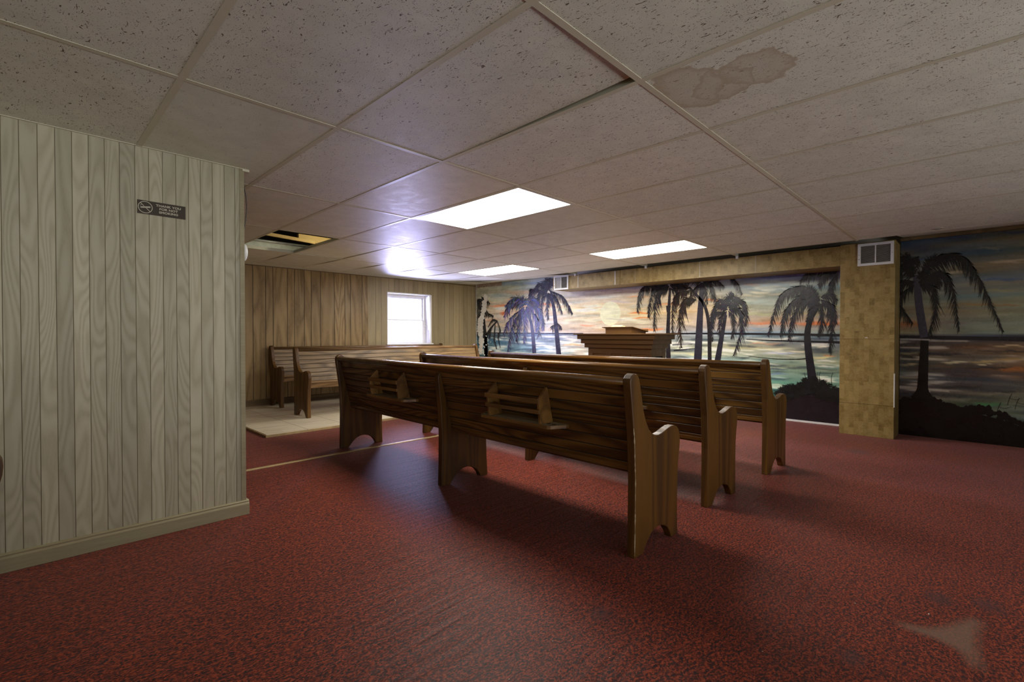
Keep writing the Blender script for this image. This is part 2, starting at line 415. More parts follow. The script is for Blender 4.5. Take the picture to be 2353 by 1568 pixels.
# transition strip lying in the carpet
mb = MB()
x0, x1, n = 0.3, 6.5, 30
ypos = lambda x: 4.04 + 0.02*math.sin(x*0.9) - 0.006*max(0, x-2.2)
for i in range(n):
    a0 = x0+(x1-x0)*i/n; a1 = x0+(x1-x0)*(i+1)/n; w = 0.022
    pr = [(-w, 0.0), (-w, 0.003), (-w*0.5, 0.0065), (w*0.5, 0.0065), (w, 0.003), (w, 0.0)]
    mb.add([(a0, ypos(a0)+p[0], p[1]) for p in pr]+[(a1, ypos(a1)+p[0], p[1]) for p in pr],
           [(k, k+1, k+7, k+6) for k in range(5)], M['strip'])
tag(mb.build('carpet_transition_strip', smooth=False), 'thin brass coloured strip across the red carpet under the near pews', 'floor strip')

# ------------------------------------------------------------------ panelled walls
def plank_wall(mb, edges, y, z0, z1, mat, gmat, face=-1, gw=0.0035, gd=0.004, hole=None, thick=0.02):
    """Vertical boards between the x positions in edges, each with its own tone, V-grooves between."""
    for a, b_ in zip(edges[:-1], edges[1:]):
        tone = rnd()
        segs = [(z0, z1)]
        xs = [(a, b_)]
        if hole:
            hx0, hx1, hz0, hz1 = hole
            parts = []
            cuts = sorted(set([a, b_] + [c for c in (hx0, hx1) if a < c < b_]))
            for c0, c1 in zip(cuts[:-1], cuts[1:]):
                if c0 >= hx0-1e-6 and c1 <= hx1+1e-6: parts += [(c0, c1, z0, hz0), (c0, c1, hz1, z1)]
                else: parts.append((c0, c1, z0, z1))
        else: parts = [(a, b_, z0, z1)]
        for (c0, c1, q0, q1) in parts:
            l = c0+gw if abs(c0-a) < 1e-6 else c0
            r = c1-gw if abs(c1-b_) < 1e-6 else c1
            mb.box(l, r, min(y, y-face*thick), max(y, y-face*thick), q0, q1, mat, tone)
            if abs(c1-b_) < 1e-6 :
                mb.box(r, c1+gw, y-face*gd, y-face*thick, q0, q1, gmat)
                

# near partition (whitewashed)
near = [-2.6, -2.1, -1.9, -1.78, -1.66, -1.5, -1.38, -1.26, -1.1, -1.0, -0.9, -0.78, -0.66, -0.55, -0.46, -0.35, -0.23, -0.11, -0.052, 0.004, 0.063, 0.121, 0.179, 0.238, 0.297, 0.354, 0.415, 0.472, 0.53, 0.588, 0.645, 0.701, 0.758, 0.817, 0.871, XP]
mb = MB()
plank_wall(mb, near, YL, 0, ZC+0.03, M['panelwhite'], M['groove_l'], gw=0.0014, gd=0.0025)
mb.box(XB, XP-0.003, YL+0.02, YL+0.12, 0, ZC+0.03, M['plaster'])
mb.box(XP-0.02, XP+0.004, YL-0.004, YL+0.12, 0.08, ZC-0.002, M['base_l'], 0.9)
struct(mb.build('wall_left'))
mb = MB()
prof = [(YL, 0), (YL-0.016, 0), (YL-0.016, 0.062), (YL-0.013, 0.068), (YL-0.010, 0.070), (YL-0.011, 0.078), (YL-0.005, 0.083), (YL, 0.085)]
mb.prism(prof, 'X', XB, XP+0.018, M['base_l'], 0.5)
mb.box(XP+0.004, XP+0.018, YL, YL+0.12, 0, 0.083, M['base_l'])
struct(mb.build('baseboard_left', bevel=0.0015))
# far wall
WX0, WX1, WZ0, WZ1 = 4.522, 5.44, 0.885, 1.803
mb = MB()
farL = [XB, -1.8, -1.0, -0.4, 0.3, 0.8, 1.3, 1.6, 1.9, 2.12, 2.345, 2.517, 2.619, 2.824, 2.927, 3.077, 3.184, 3.332, 3.558, 3.737, 3.837, 4.043, 4.149]
farR = [4.149, 4.299, 4.404, 4.556, 4.664, 4.776, 4.87, 4.964, 5.06, 5.166, 5.272, 5.373, 5.52, 5.625, 5.778, 5.90, 5.999, 6.145, 6.26, 6.36, 6.463, XM]
plank_wall(mb, farL, YF, 0, 2.10, M['panelbrown'], M['groove_d'], gw=0.004)
plank_wall(mb, farR, YF, 0, 2.10, M['panelgrey'], M['groove_d'], gw=0.0022, hole=(WX0, WX1, WZ0, WZ1))
mb.box(4.143, 4.155, YF-0.003, YF, 0, 2.10, M['panelbrown'], 0.8)
for (a, b_, c, d) in ((XB-0.1, WX0, 0, ZT), (WX1, XM+0.1, 0, ZT), (WX0, WX1, 0, WZ0), (WX0, WX1, WZ1, ZT)):
    mb.box(a, b_, YF+0.02, YF+0.24, c, d, M['plaster'])
struct(mb.build('wall_far'))
mb = MB(); mb.prism([(YF, 0.02), (YF-0.014, 0.02), (YF-0.014, 0.10), (YF-0.006, 0.115), (YF, 0.115)], 'X', XB, XM, M['base_d'])
struct(mb.build('baseboard_far'))
mb = MB(); mb.prism([(YF, 2.046), (YF-0.008, 2.048), (YF-0.010, 2.054), (YF-0.010, 2.058), (YF, 2.062)], 'X', XB, XM, M['base_d'])
struct(mb.build('trim_1'))

# window: deep reveal, two sashes, panes
mb = MB()
rv0, rv1 = YF-0.006, YF+0.235
jb = 0.018
mb.box(WX0-0.004, WX0+jb-0.012, rv0, rv1, WZ0, WZ1, M['whitewood'])
mb.add([(WX1+0.008, rv0, WZ0-0.0), (WX1-0.02, rv1, WZ0), (WX1-0.02, rv1, WZ1), (WX1-0.02, rv0, WZ1), (WX1+0.03, rv1, WZ0), (WX1+0.03, rv0, WZ0), (WX1+0.03, rv0, WZ1), (WX1+0.03, rv1, WZ1)],
       [(0, 1, 2, 3), (5, 6, 7, 4), (0, 3, 6, 5), (1, 4, 7, 2), (0, 5, 4, 1), (3, 2, 7, 6)], M['whitewood'])
mb.box(WX0-0.004, WX1, rv0, rv1, WZ1-0.012, WZ1+0.006, M['whitewood'])
win = struct(mb.build('window_1', bevel=0.002))
mb = MB(); mb.box(WX0-0.02, WX1+0.055, YF-0.035, rv1, WZ0-0.012, WZ0+0.008, M['whitewood'])
mb.build('window_sill', win, 0.003)
mb = MB()
fx0, fx1 = WX0+0.006, WX1-0.02
mb.box(fx0, fx1, YF+0.15, YF+0.235, WZ1-0.06, WZ1-0.012, M['whitewood'])
mb.box(fx0, fx0+0.03, YF+0.15, YF+0.235, WZ0+0.008, WZ1-0.06, M['whitewood'])
mb.box(fx1-0.022, fx1, YF+0.15, YF+0.235, WZ0+0.008, WZ1-0.06, M['whitewood'])
mb.build('window_frame', win, 0.002)
def sash(x0_, x1_, z0_, z1_, y_, w, tall_bottom=False):
    m_ = MB(); t = 0.028
    m_.box(x0_, x0_+w, y_, y_+t, z0_, z1_, M['whitewood']); m_.box(x1_-w, x1_, y_, y_+t, z0_, z1_, M['whitewood'])
    m_.box(x0_+w, x1_-w, y_, y_+t, z0_, z0_+w, M['whitewood']); m_.box(x0_+w, x1_-w, y_, y_+t, z1_-w*0.8, z1_, M['whitewood'])
    s_ = m_.build('window_sash', win, 0.002)
    p_ = MB(); p_.box(x0_+w-0.003, x1_-w+0.003, y_+0.012, y_+0.016, z0_+w-0.003, z1_-w*0.8+0.003, M['glass'])
    p_.build('pane', s_)
sash(fx0+0.03, fx1-0.022, 1.315, WZ1-0.06, YF+0.195, 0.02)
sash(fx0+0.03, fx1-0.022, WZ0+0.008, 1.332, YF+0.163, 0.022)
mb = MB(); mb.tube([(fx1-0.03, YF+0.165, 1.20), (fx1-0.014, YF+0.14, 1.205), (fx1-0.004, YF+0.10, 1.215)], 0.006, M['whitewood'], 8)
mb.build('sash_latch', win)

# unseen walls, deck
mb = MB(); mb.box(XB-0.1, XB, YR-0.1, YF+0.2, 0, ZT, M['plaster']); struct(mb.build('wall_rear'))
mb = MB()
FILL_WIN = [(-2.3, -0.3), (0.1, 2.1), (2.5, 4.5)]; sz0, sz1 = 0.35, 1.90  # unseen window openings, added to let fill light reach the ceiling
mb.box(XB-0.1, XM+0.2, YR-0.15, YR, 0, sz0, M['plaster']); mb.box(XB-0.1, XM+0.2, YR-0.15, YR, sz1, ZT, M['plaster'])
for (a, b_) in ((XB-0.1, FILL_WIN[0][0]), (FILL_WIN[0][1], FILL_WIN[1][0]), (FILL_WIN[1][1], FILL_WIN[2][0]), (FILL_WIN[2][1], XM+0.2)): mb.box(a, b_, YR-0.15, YR, sz0, sz1, M['plaster'])
struct(mb.build('wall_right'))
for n_, (a, b_) in enumerate(FILL_WIN):
    mb = MB()
    for (c, d, e, f) in ((a, b_, sz0, sz0+.04), (a, b_, sz1-.04, sz1), (a, a+.04, sz0+.04, sz1-.04), (b_-.04, b_, sz0+.04, sz1-.04), (a+.04, b_-.04, 1.10, 1.13)):
        mb.box(c, d, YR-0.12, YR-0.08, e, f, M['whitewood'])
    w_ = struct(mb.build('window_%d' % (n_+2)))  # added window, out of view, only there for the fill light
    mb = MB(); mb.box(a+.04, b_-.04, YR-0.102, YR-0.098, sz0+.04, sz1-.04, M['glass']); mb.build('pane', w_)
mb = MB(); mb.box(XM+0.012, XM+0.2, YR-0.1, YF+0.2, 0, ZT, M['plaster'])
struct(mb.build('wall_front'))

# ------------------------------------------------------------------ painted murals
def srgb(c):
    c = np.asarray(c, float)/255.0
    return np.where(c <= 0.04045, c/12.92, ((c+0.055)/1.055)**2.4)
rs = np.random.RandomState(3)
def streak_noise(Y, Z, ky, kz, seed):
    """Smooth value noise on the wall, stretched sideways like brush strokes."""
    r = np.random.RandomState(seed); G = r.rand(64, 256)
    a = (Z*kz+0.5) % 63; b = (Y*ky+40) % 255
    i = np.floor(a).astype(int); j = np.floor(b).astype(int); u = a-i; w = b-j
    u = u*u*(3-2*u); w = w*w*(3-2*w); i1 = (i+1) % 64; j1 = (j+1) % 256
    return (G[i, j]*(1-u)*(1-w)+G[i1, j]*u*(1-w)+G[i, j1]*(1-u)*w+G[i1, j1]*u*w)
class Mural:
    def __init__(s, X, y0, y1, z0, z1, res, table, gain):
        s.X = X; s.gain = gain
        s.ny = int((y1-y0)/res)+1; s.nz = int((z1-z0)/res)+1
        s.y = np.linspace(y0, y1, s.ny); s.z = np.linspace(z0, z1, s.nz)
        s.Y, s.Z = np.meshgrid(s.y, s.z)
        # photo-free layout helper: where each wall point lies in the layout sketch
        D = np.stack([np.full(s.Y.shape, X), s.Y, s.Z-CAMZ], -1)
        zz = D @ np.array(FWD); s.PX = 1176.5+FPX*(D @ np.array(RGT))/zz; s.PY = 784-FPX*(D @ np.array(UPV))/zz
        cols = sorted(table)
        C = np.zeros(s.Y.shape+(3,)); acc = []
        for cx in cols:
            lv = table[cx]; ys_ = [l[0] for l in lv]
            acc.append(np.stack([np.interp(s.PY, ys_, [l[1][k] for l in lv]) for k in range(3)], -1))
        t = np.interp(s.PX, cols, range(len(cols))); i0 = np.clip(np.floor(t).astype(int), 0, len(cols)-2); w = np.clip(t-i0, 0, 1)[..., None]
        A = np.stack(acc, 0)
        C = np.take_along_axis(A, i0[None, ..., None], 0)[0]*(1-w)+np.take_along_axis(A, (i0+1)[None, ..., None], 0)[0]*w
        s.C = C
        s.v = []; s.f = []; s.fc = []
    def brushwork(s, amt_sky, amt_sea, hor):
        Y, Z = s.Y, s.Z
        Zw = Z + 0.03*streak_noise(Y, Z, 1.5, 3, 11)
        n = (streak_noise(Y, Zw, 2.2, 26, 5)-0.5)+0.6*(streak_noise(Y, Zw, 6, 60, 6)-0.5)
        m = (streak_noise(Y, Zw, 1.6, 17, 8)-0.5)
        sky = (s.PY < hor)[..., None]
        d = np.where(sky, amt_sky, amt_sea)
        s.C = s.C + (n[..., None]*d)
        warm = np.clip(m*3-0.5, 0, 1)[..., None]; cool = np.clip(-m*3-0.5, 0, 1)[..., None]
        s.C = s.C + warm*np.array([14, 5, -8])*np.where(sky, 1, 0.8) + cool*np.array([-16, -2, 12])
        hl = np.clip((n-0.22)*7, 0, 1)*(s.PY > hor+5)*(s.PY < 900); s.C = s.C*(1-0.55*hl[..., None])+np.array([222, 214, 196])*0.55*hl[..., None]*min(1, amt_sea/60)+s.C*0.55*hl[..., None]*(1-min(1, amt_sea/60))
        dk = np.clip((-n-0.22)*6, 0, 1)*(s.PY > hor+5); s.C = s.C*(1-0.45*dk[..., None])+np.array([50, 58, 72])*0.45*dk[..., None]
    def stroke(s, px, py, lx, ly, col, a=0.8, slope=0.0):
        """A soft sideways dab centred at layout point (px,py), half sizes lx, ly."""
        dx = (s.PX-px)/lx; dy = (s.PY-py-slope*(s.PX-px)+1.2*np.sin(s.PX*0.11+py))/ly
        w = a*np.clip(1.25-(dx*dx)-(dy*dy), 0, 1)
        br = 0.55+0.9*streak_noise(s.Y, s.Z, 9, 90, int(px) % 97)
        w = np.clip(w*br, 0, 1)[..., None]
        s.C = s.C*(1-w)+np.array(col, float)*w
    def disc(s, y, z, r, col, a=0.9):
        d = np.hypot(s.Y-y, s.Z-z)/r; w = (a*np.clip((1.02-d)*18, 0, 1))[..., None]
        s.C = s.C*(1-w)+np.array(col, float)*w
    def P(s, px, py, lift=0.0015):
        q = on_x(px, py, s.X); return (s.X-lift, q.y, q.z)
    def poly(s, pts, col, lift=0.0015):
        o = len(s.v); s.v += [s.P(x, y, lift) for x, y in pts]; s.f.append(list(range(o, o+len(pts)))); s.fc.append(col)
    def ribbon(s, pts, w0, w1, col, lift=0.0015, n=14, flare=0.0):
        c = bez(pts, n)
        L = []; R = []
        for i, (x, y) in enumerate(c):
            t = i/n; xa, ya = c[max(i-1, 0)]; xb, yb = c[min(i+1, n)]
            d = math.hypot(xb-xa, yb-ya) or 1; nx_, ny_ = -(yb-ya)/d, (xb-xa)/d
            w = (w0+(w1-w0)*t)/2 + flare*max(0, (t-0.8)/0.2)**2
            L.append((x+nx_*w, y+ny_*w)); R.append((x-nx_*w, y-ny_*w))
        for i in range(n): s.poly([L[i], L[i+1], R[i+1], R[i]], col, lift)
    def frond(s, pts, size, col, dens=34, droop=0.85, seed=0, lift=0.003):
        """A drooping palm leaf: tapered midrib plus leaflets hanging on both sides."""
        r = random.Random(seed+int(pts[0][0]*7+pts[-1][1]*3))
        ln_ = sum(math.dist(p, q) for p, q in zip(pts[:-1], pts[1:])); n = max(12, int(ln_/(size*0.085)))
        c = bez(pts, n); s.ribbon(pts, size*0.20, size*0.05, col, lift)
        for i in range(1, n):
            t = i/n; x, y = c[i]; xa, ya = c[i-1]; xb, yb = c[min(i+1, n)]
            d = math.hypot(xb-xa, yb-ya) or 1; tx, ty = (xb-xa)/d, (yb-ya)/d
            env = (math.sin(PI*min(1, t*0.86+0.12)))**0.5*1.25
            for side in (-1, 1):
                nx_, ny_ = -ty*side, tx*side
                ln = size*1.22*env*r.uniform(0.55, 1.25)*(1.0 if ny_ > 0 else 0.55)
                jt = r.uniform(-0.25, 0.25)
                dx, dy = nx_*(0.55+jt)+tx*0.55, ny_*(0.55+jt)+ty*0.55+droop*0.6
                q = math.hypot(dx, dy) or 1; dx, dy = dx/q, dy/q
                wv = size*0.06*r.uniform(0.7, 1.4)
                mx_, my_ = x+dx*ln*0.5+tx*ln*0.06, y+dy*ln*0.5
                ex, ey = x+dx*ln, y+dy*ln+droop*ln*0.22
                cc = tuple(max(0, v_*r.uniform(0.7, 1.35)) for v_ in col)
                s.poly([(x-tx*wv, y-ty*wv), (mx_-tx*wv*0.8-0.0, my_-ty*wv*0.8), (ex, ey), (mx_+tx*wv*0.8, my_+ty*wv*0.8), (x+tx*wv, y+ty*wv)], cc, lift+0.0003*r.random())
    def finish(s, name, label):
        g_ = s.gain
        base = srgb(np.clip(s.C, 4, 250))*g_
        base = np.clip(base, 0.003, 0.85)
        V = np.stack([np.full(s.Y.size, s.X), s.Y.ravel(), s.Z.ravel()], -1)
        nb = len(V); verts = V.tolist() + [list(p) for p in s.v]
        i = np.arange(s.nz-1)[:, None]*s.ny+np.arange(s.ny-1)[None, :]
        F = np.stack([i, i+s.ny, i+s.ny+1, i+1], -1).reshape(-1, 4)
        F2 = [[k+nb for k in f] for f in s.f]
        me = bpy.data.meshes.new(name); me.from_pydata(verts, [], F.tolist()+F2)
        rgba = np.ones((len(verts), 4)); rgba[:nb, :3] = base.reshape(-1, 3)
        k = nb
        for f, c in zip(s.f, s.fc):
            rgba[k:k+len(f), :3] = srgb(c)*(g_*0.42 if max(c) < 100 else g_); k += len(f)
        a = me.attributes.new('paint', 'FLOAT_COLOR', 'POINT'); a.data.foreach_set('color', rgba.ravel())
        me.materials.append(M['mural'])
        # give the painted board its thickness
        mb_ = MB()
        o = bpy.data.objects.new(name, me); COL.objects.link(o); tag(o, label, 'mural')
        return o
def bez(pts, n):
    """Catmull-Rom through the points, n segments."""
    if len(pts) == 2: return [(pts[0][0]+(pts[1][0]-pts[0][0])*i/n, pts[0][1]+(pts[1][1]-pts[0][1])*i/n) for i in range(n+1)]
    P = [(2*pts[0][0]-pts[1][0], 2*pts[0][1]-pts[1][1])]+list(pts)+[(2*pts[-1][0]-pts[-2][0], 2*pts[-1][1]-pts[-2][1])]
    out = []; m = len(pts)-1
    for i in range(n+1):
        t = i/n*m; k = min(int(t), m-1); u = t-k
        a, b_, c, d = P[k], P[k+1], P[k+2], P[k+3]
        out.append(tuple(0.5*(2*b_[q]+(c[q]-a[q])*u+(2*a[q]-5*b_[q]+4*c[q]-d[q])*u*u+(3*b_[q]-a[q]-3*c[q]+d[q])*u**3) for q in (0, 1)))
    return out

def pale(T, k=0.22):
    """The sky is thinly painted: mix it towards a milky grey."""
    return {c: [(y, tuple(v*(1-k)+k*(sum(q)/3+12) for v in q)) if y < 767 else (y, q) for y, q in L] for c, L in T.items()}
T = {1100: [(640, (150, 150, 120)), (680, (152, 152, 122)), (710, (170, 155, 120)), (740, (170, 150, 122)), (765, (165, 150, 120)), (769, (45, 62, 70)), (800, (66, 96, 100)), (830, (50, 75, 80)), (1000, (40, 55, 60))],
     1200: [(635, (125, 150, 165)), (660, (135, 155, 150)), (690, (170, 155, 130)), (710, (180, 150, 128)), (740, (170, 155, 135)), (765, (160, 150, 140)), (769, (78, 98, 122)), (800, (110, 138, 158)), (830, (115, 135, 150)), (1000, (70, 90, 95))],
     1330: [(635, (130, 120, 110)), (660, (150, 140, 125)), (680, (165, 158, 145)), (710, (182, 162, 120)), (740, (172, 158, 132)), (765, (172, 148, 128)), (770, (95, 103, 120)), (800, (150, 145, 135)), (830, (155, 160, 152)), (1000, (90, 105, 100))],
     1450: [(635, (95, 90, 100)), (662, (130, 112, 105)), (680, (170, 150, 118)), (710, (180, 158, 112)), (740, (170, 155, 122)), (765, (165, 142, 115)), (770, (100, 105, 112)), (800, (150, 150, 132)), (830, (150, 155, 140)), (1000, (90, 110, 100))],
     1600: [(630, (72, 78, 104)), (655, (95, 102, 115)), (670, (150, 140, 115)), (710, (176, 152, 112)), (740, (160, 138, 118)), (765, (135, 135, 135)), (771, (115, 122, 125)), (800, (142, 145, 124)), (830, (134, 148, 138)), (1000, (85, 115, 100))],
     1750: [(615, (52, 60, 108)), (638, (62, 74, 118)), (650, (112, 128, 128)), (680, (122, 132, 118)), (710, (135, 138, 112)), (742, (150, 122, 102)), (765, (112, 125, 130)), (771, (108, 120, 122)), (800, (132, 130, 112)), (830, (124, 138, 120)), (870, (98, 130, 116)), (905, (66, 112, 98)), (940, (42, 34, 40)), (1000, (30, 22, 30))],
     1900: [(605, (48, 55, 105)), (635, (62, 75, 118)), (650, (112, 128, 122)), (700, (122, 134, 110)), (742, (155, 115, 88)), (765, (112, 128, 122)), (785, (84, 92, 104)), (830, (128, 130, 104)), (870, (104, 130, 118)), (900, (76, 116, 106)), (925, (48, 40, 50)), (1000, (24, 16, 24))]}  # top rows darkened to hold the duct box's shadow on the mural
mu = Mural(XM, 1.02, YF-0.002, 0.03, 2.072, 0.0095, pale(T), 1.75)
mu.brushwork(34, 62, 767)
for (px_, py_, lx, ly, col, a) in [
    (1150, 703, 28, 3, (190, 110, 70), .7), (1160, 720, 12, 5, (185, 85, 45), .8), (1175, 690, 20, 3, (190, 120, 90), .5), (1260, 700, 22, 2.5, (200, 110, 70), .7), (1130, 736, 14, 3, (175, 110, 70), .5),
    (1190, 672, 40, 6, (175, 140, 115), .5), (1170, 652, 45, 5, (110, 135, 160), .6), (1230, 650, 30, 4, (110, 140, 175), .5), (1150, 709, 16, 4, (200, 195, 180), .8),
    (1330, 680, 30, 5, (185, 178, 165), .7), (1300, 712, 45, 6, (195, 190, 165), .6), (1345, 713, 34, 5, (205, 200, 180), .8), (1370, 735, 40, 5, (185, 180, 155), .7), (1430, 712, 25, 4, (190, 182, 160), .6), (1470, 740, 26, 5, (190, 185, 155), .7), (1420, 694, 36, 3, (160, 150, 150), .6), (1390, 668, 60, 4, (130, 110, 105), .5),
    (1650, 652, 30, 4, (120, 135, 140), .5), (1760, 665, 30, 4, (190, 190, 170), .8), (1700, 690, 34, 5, (165, 172, 155), .6), (1820, 665, 36, 3, (175, 180, 165), .7), (1850, 690, 40, 4, (120, 145, 140), .6), (1740, 695, 40, 5, (140, 155, 145), .6), (1150, 690, 30, 4, (150, 165, 150), .5), (1290, 700, 30, 3, (205, 200, 185), .7), (1360, 704, 26, 4, (205, 200, 190), .6), (1440, 735, 24, 4, (200, 196, 180), .6), (1390, 752, 30, 3, (200, 190, 165), .6), (1320, 735, 30, 3, (200, 195, 170), .5), (1560, 720, 24, 3, (205, 195, 160), .5), (1700, 700, 26, 4, (165, 170, 145), .5), (1790, 700, 40, 3, (150, 160, 150), .5), (1690, 735, 20, 3, (190, 175, 140), .5), (1350, 748, 20, 2, (195, 115, 80), .6), (1470, 720, 26, 2.6, (205, 110, 55), .85), (1475, 731, 24, 2, (205, 115, 60), .8), (1465, 682, 30, 1.6, (200, 130, 80), .6), (1500, 757, 26, 3, (215, 115, 60), .8), (1400, 742, 30, 1.6, (200, 140, 100), .5),
    (1540, 700, 40, 2.4, (190, 120, 70), .6), (1635, 690, 22, 3, (200, 120, 75), .7), (1570, 735, 30, 3, (200, 185, 130), .6), (1595, 745, 25, 5, (185, 170, 140), .5),
    (1745, 673, 24, 3.5, (185, 180, 150), .9), (1725, 680, 32, 3, (170, 165, 140), .8), (1790, 676, 34, 2, (175, 165, 140), .6), (1770, 660, 40, 3.5, (150, 150, 130), .6), (1730, 655, 20, 4, (150, 125, 105), .6), (1800, 648, 40, 2.5, (160, 165, 145), .6), (1840, 652, 30, 2, (165, 170, 150), .5),
    (1760, 743, 55, 4, (175, 110, 75), .8), (1880, 744, 60, 4.5, (190, 105, 60), .85), (1730, 722, 60, 4, (150, 155, 110), .6), (1850, 722, 50, 3, (165, 150, 100), .5), (1750, 755, 60, 3, (120, 135, 150), .5),
    (1190, 790, 30, 3, (70, 85, 110), .6), (1150, 798, 20, 3, (190, 195, 185), .7), (1225, 815, 20, 3, (200, 205, 210), .6), (1250, 795, 22, 2.2, (215, 210, 200), .8), (1240, 806, 18, 2, (210, 205, 200), .7), (1300, 785, 26, 2, (225, 220, 200), .9), (1315, 793, 26, 2.5, (190, 150, 110), .7), (1325, 804, 24, 2, (215, 205, 170), .8), (1300, 812, 22, 3, (120, 140, 140), .6), (1330, 776, 30, 2.5, (75, 85, 110), .7), (1270, 778, 40, 2, (80, 92, 120), .6),
    (1575, 790, 30, 2, (60, 62, 70), .6), (1590, 805, 30, 4, (70, 75, 85), .6), (1570, 800, 20, 2, (225, 220, 190), .8), (1600, 815, 26, 3, (215, 205, 150), .7), (1640, 820, 20, 3, (170, 165, 120), .6), (1560, 822, 24, 3, (70, 78, 80), .7), (1700, 822, 30, 2.5, (60, 70, 70), .7), (1720, 830, 26, 2, (200, 200, 180), .6),
    (1740, 786, 22, 2, (215, 200, 165), .8), (1760, 790, 40, 2.5, (180, 130, 100), .7), (1700, 800, 30, 3, (165, 160, 110), .5), (1770, 802, 60, 3, (185, 180, 140), .6), (1795, 812, 50, 2.5, (120, 130, 160), .5), (1835, 808, 30, 2, (205, 195, 165), .7), (1890, 797, 16, 2, (220, 205, 180), .8), (1885, 822, 30, 3, (195, 180, 130), .7), (1905, 818, 16, 2, (190, 120, 70), .6), (1900, 830, 26, 2, (215, 205, 180), .8), (1900, 843, 24, 1.6, (225, 215, 195), .8), (1880, 865, 26, 1.6, (220, 215, 195), .7), (1905, 850, 24, 2, (60, 60, 60), .5), (1790, 845, 40, 3, (160, 160, 130), .5), (1775, 838, 22, 2, (210, 205, 185), .6), (1785, 860, 30, 3, (110, 130, 160), .6), (1780, 849, 30, 2, (50, 58, 75), .7), (1800, 880, 40, 4, (80, 130, 110), .6), (1790, 868, 22, 2, (170, 190, 180), .5)]:
    mu.stroke(px_, py_, lx, ly, col, a)
mu.disc(4.262, 1.390, 0.19, (205, 202, 158), 0.9)
for (px_, py_, lx, ly, col, a) in [(1405, 726, 26, 2.5, (200, 192, 150), .6), (1412, 734, 24, 2, (150, 148, 140), .6), (1382, 710, 14, 2, (200, 192, 165), .7), (1425, 742, 18, 2, (185, 180, 150), .7)]:
    mu.stroke(px_, py_, lx, ly, col, a)
# dark horizon band, drawn as a wavering line, and long dark wave lines
INK = (34, 32, 38); INKB = (46, 44, 62)
mu.ribbon([(1093, 765), (1180, 766), (1260, 767), (1340, 767)], 2.4, 3.0, (50, 55, 78), n=24)
mu.ribbon([(1535, 767), (1640, 767), (1760, 768), (1945, 771)], 3.0, 6.0, (38, 36, 42), n=30)
mu.ribbon([(1715, 780), (1780, 783), (1850, 785), (1945, 787.5)], 1.5, 6.0, (44, 42, 48), n=20)
mu.ribbon([(1720, 819), (1780, 825), (1830, 826), (1858, 824)], 1.0, 3.0, (40, 42, 40), n=16)
mu.ribbon([(1545, 793), (1590, 792)], 2, 1, (45, 45, 52)); mu.ribbon([(1548, 806), (1600, 801)], 3, 1, (45, 45, 50))
# stands of palms
def palm(mu, trunk, w0, w1, tcol, fronds, size, col, flare=0.0, dens=34):
    mu.ribbon(trunk, w0, w1, tcol, 0.002, 18, flare)
    for k, f in enumerate(fronds):
        sz = size
        if isinstance(f[0], (int, float)): sz, f = f[0], f[1]
        mu.frond(f, sz, col, dens, seed=k)
palm(mu, [(1108, 690), (1112, 740), (1119, 820)], 4, 9, (38, 38, 48), [[(1108, 690), (1100, 700), (1096, 760)], [(1108, 692), (1103, 720), (1102, 755)], [(1106, 682), (1118, 690), (1126, 698)], [(1112, 700), (1120, 718), (1134, 726)], [(1108, 688), (1097, 690), (1094, 715)], [(1110, 695), (1114, 715), (1120, 724)]], 9, (40, 42, 42), dens=22)
palm(mu, [(1143, 738), (1128, 755), (1116, 780), (1117, 820)], 3, 8, (38, 38, 46), [[(1143, 737), (1132, 735), (1121, 752)], [(1143, 737), (1150, 760), (1145, 770), (1150, 800)], [(1138, 745), (1136, 775), (1142, 802)], [(1130, 752), (1126, 765), (1124, 780)]], 5, (40, 42, 44), dens=20)
palm(mu, [(1210, 705), (1222, 750), (1228, 812)], 5, 9, (66, 66, 96), [[(1208, 700), (1185, 684), (1160, 704)], [(1205, 702), (1172, 700), (1158, 730)], [(1205, 706), (1172, 735), (1157, 770)], [(1205, 710), (1180, 745), (1166, 812)], [(1212, 706), (1194, 740), (1186, 785)], [(1214, 704), (1240, 712), (1250, 760)], [(1213, 700), (1228, 684), (1240, 700)], [(1212, 706), (1235, 735), (1238, 775)], [(1208, 702), (1206, 690), (1200, 682)], [(1210, 708), (1206, 745), (1204, 790)], [(1212, 704), (1222, 690), (1226, 684)]], 15, (64, 66, 92), dens=30)
palm(mu, [(1259, 674), (1271, 700), (1277, 745), (1284, 815)], 5, 11, (48, 46, 66), [[(1258, 670), (1240, 652), (1212, 688)], [(1258, 675), (1242, 672), (1233, 700), (1232, 742)], [(1260, 676), (1245, 690), (1248, 735), (1251, 744)], [(1260, 674), (1278, 685), (1293, 722)], [(1262, 668), (1290, 680), (1305, 700), (1316, 722)], [(1258, 664), (1254, 645), (1266, 640), (1276, 645)], [(1259, 668), (1262, 650), (1272, 646)], [(1260, 676), (1258, 700), (1260, 735)], [(1258, 672), (1225, 665), (1215, 680)]], 11, (48, 48, 62), dens=30)
mu.frond([(1278, 745), (1270, 750), (1268, 757)], 10, INK, 10); mu.frond([(1279, 742), (1286, 748), (1291, 757)], 8, INK, 10)
palm(mu, [(1540, 662), (1537, 710), (1535, 770), (1536, 828)], 5, 11, (48, 42, 46), [(16, [(1538, 660), (1500, 652), (1472, 672), (1464, 718)]), (15, [(1535, 660), (1505, 662), (1493, 700), (1490, 730)]), (20, [(1536, 664), (1516, 668), (1506, 700), (1503, 762)]), [(1542, 664), (1556, 672), (1560, 702)], [(1542, 660), (1562, 655), (1575, 662)], [(1540, 658), (1548, 650), (1570, 648)], [(1536, 658), (1520, 646), (1500, 648)]], 14, (36, 32, 36))
mu.ribbon([(1536, 703), (1536, 718)], 11, 8, (40, 36, 40))
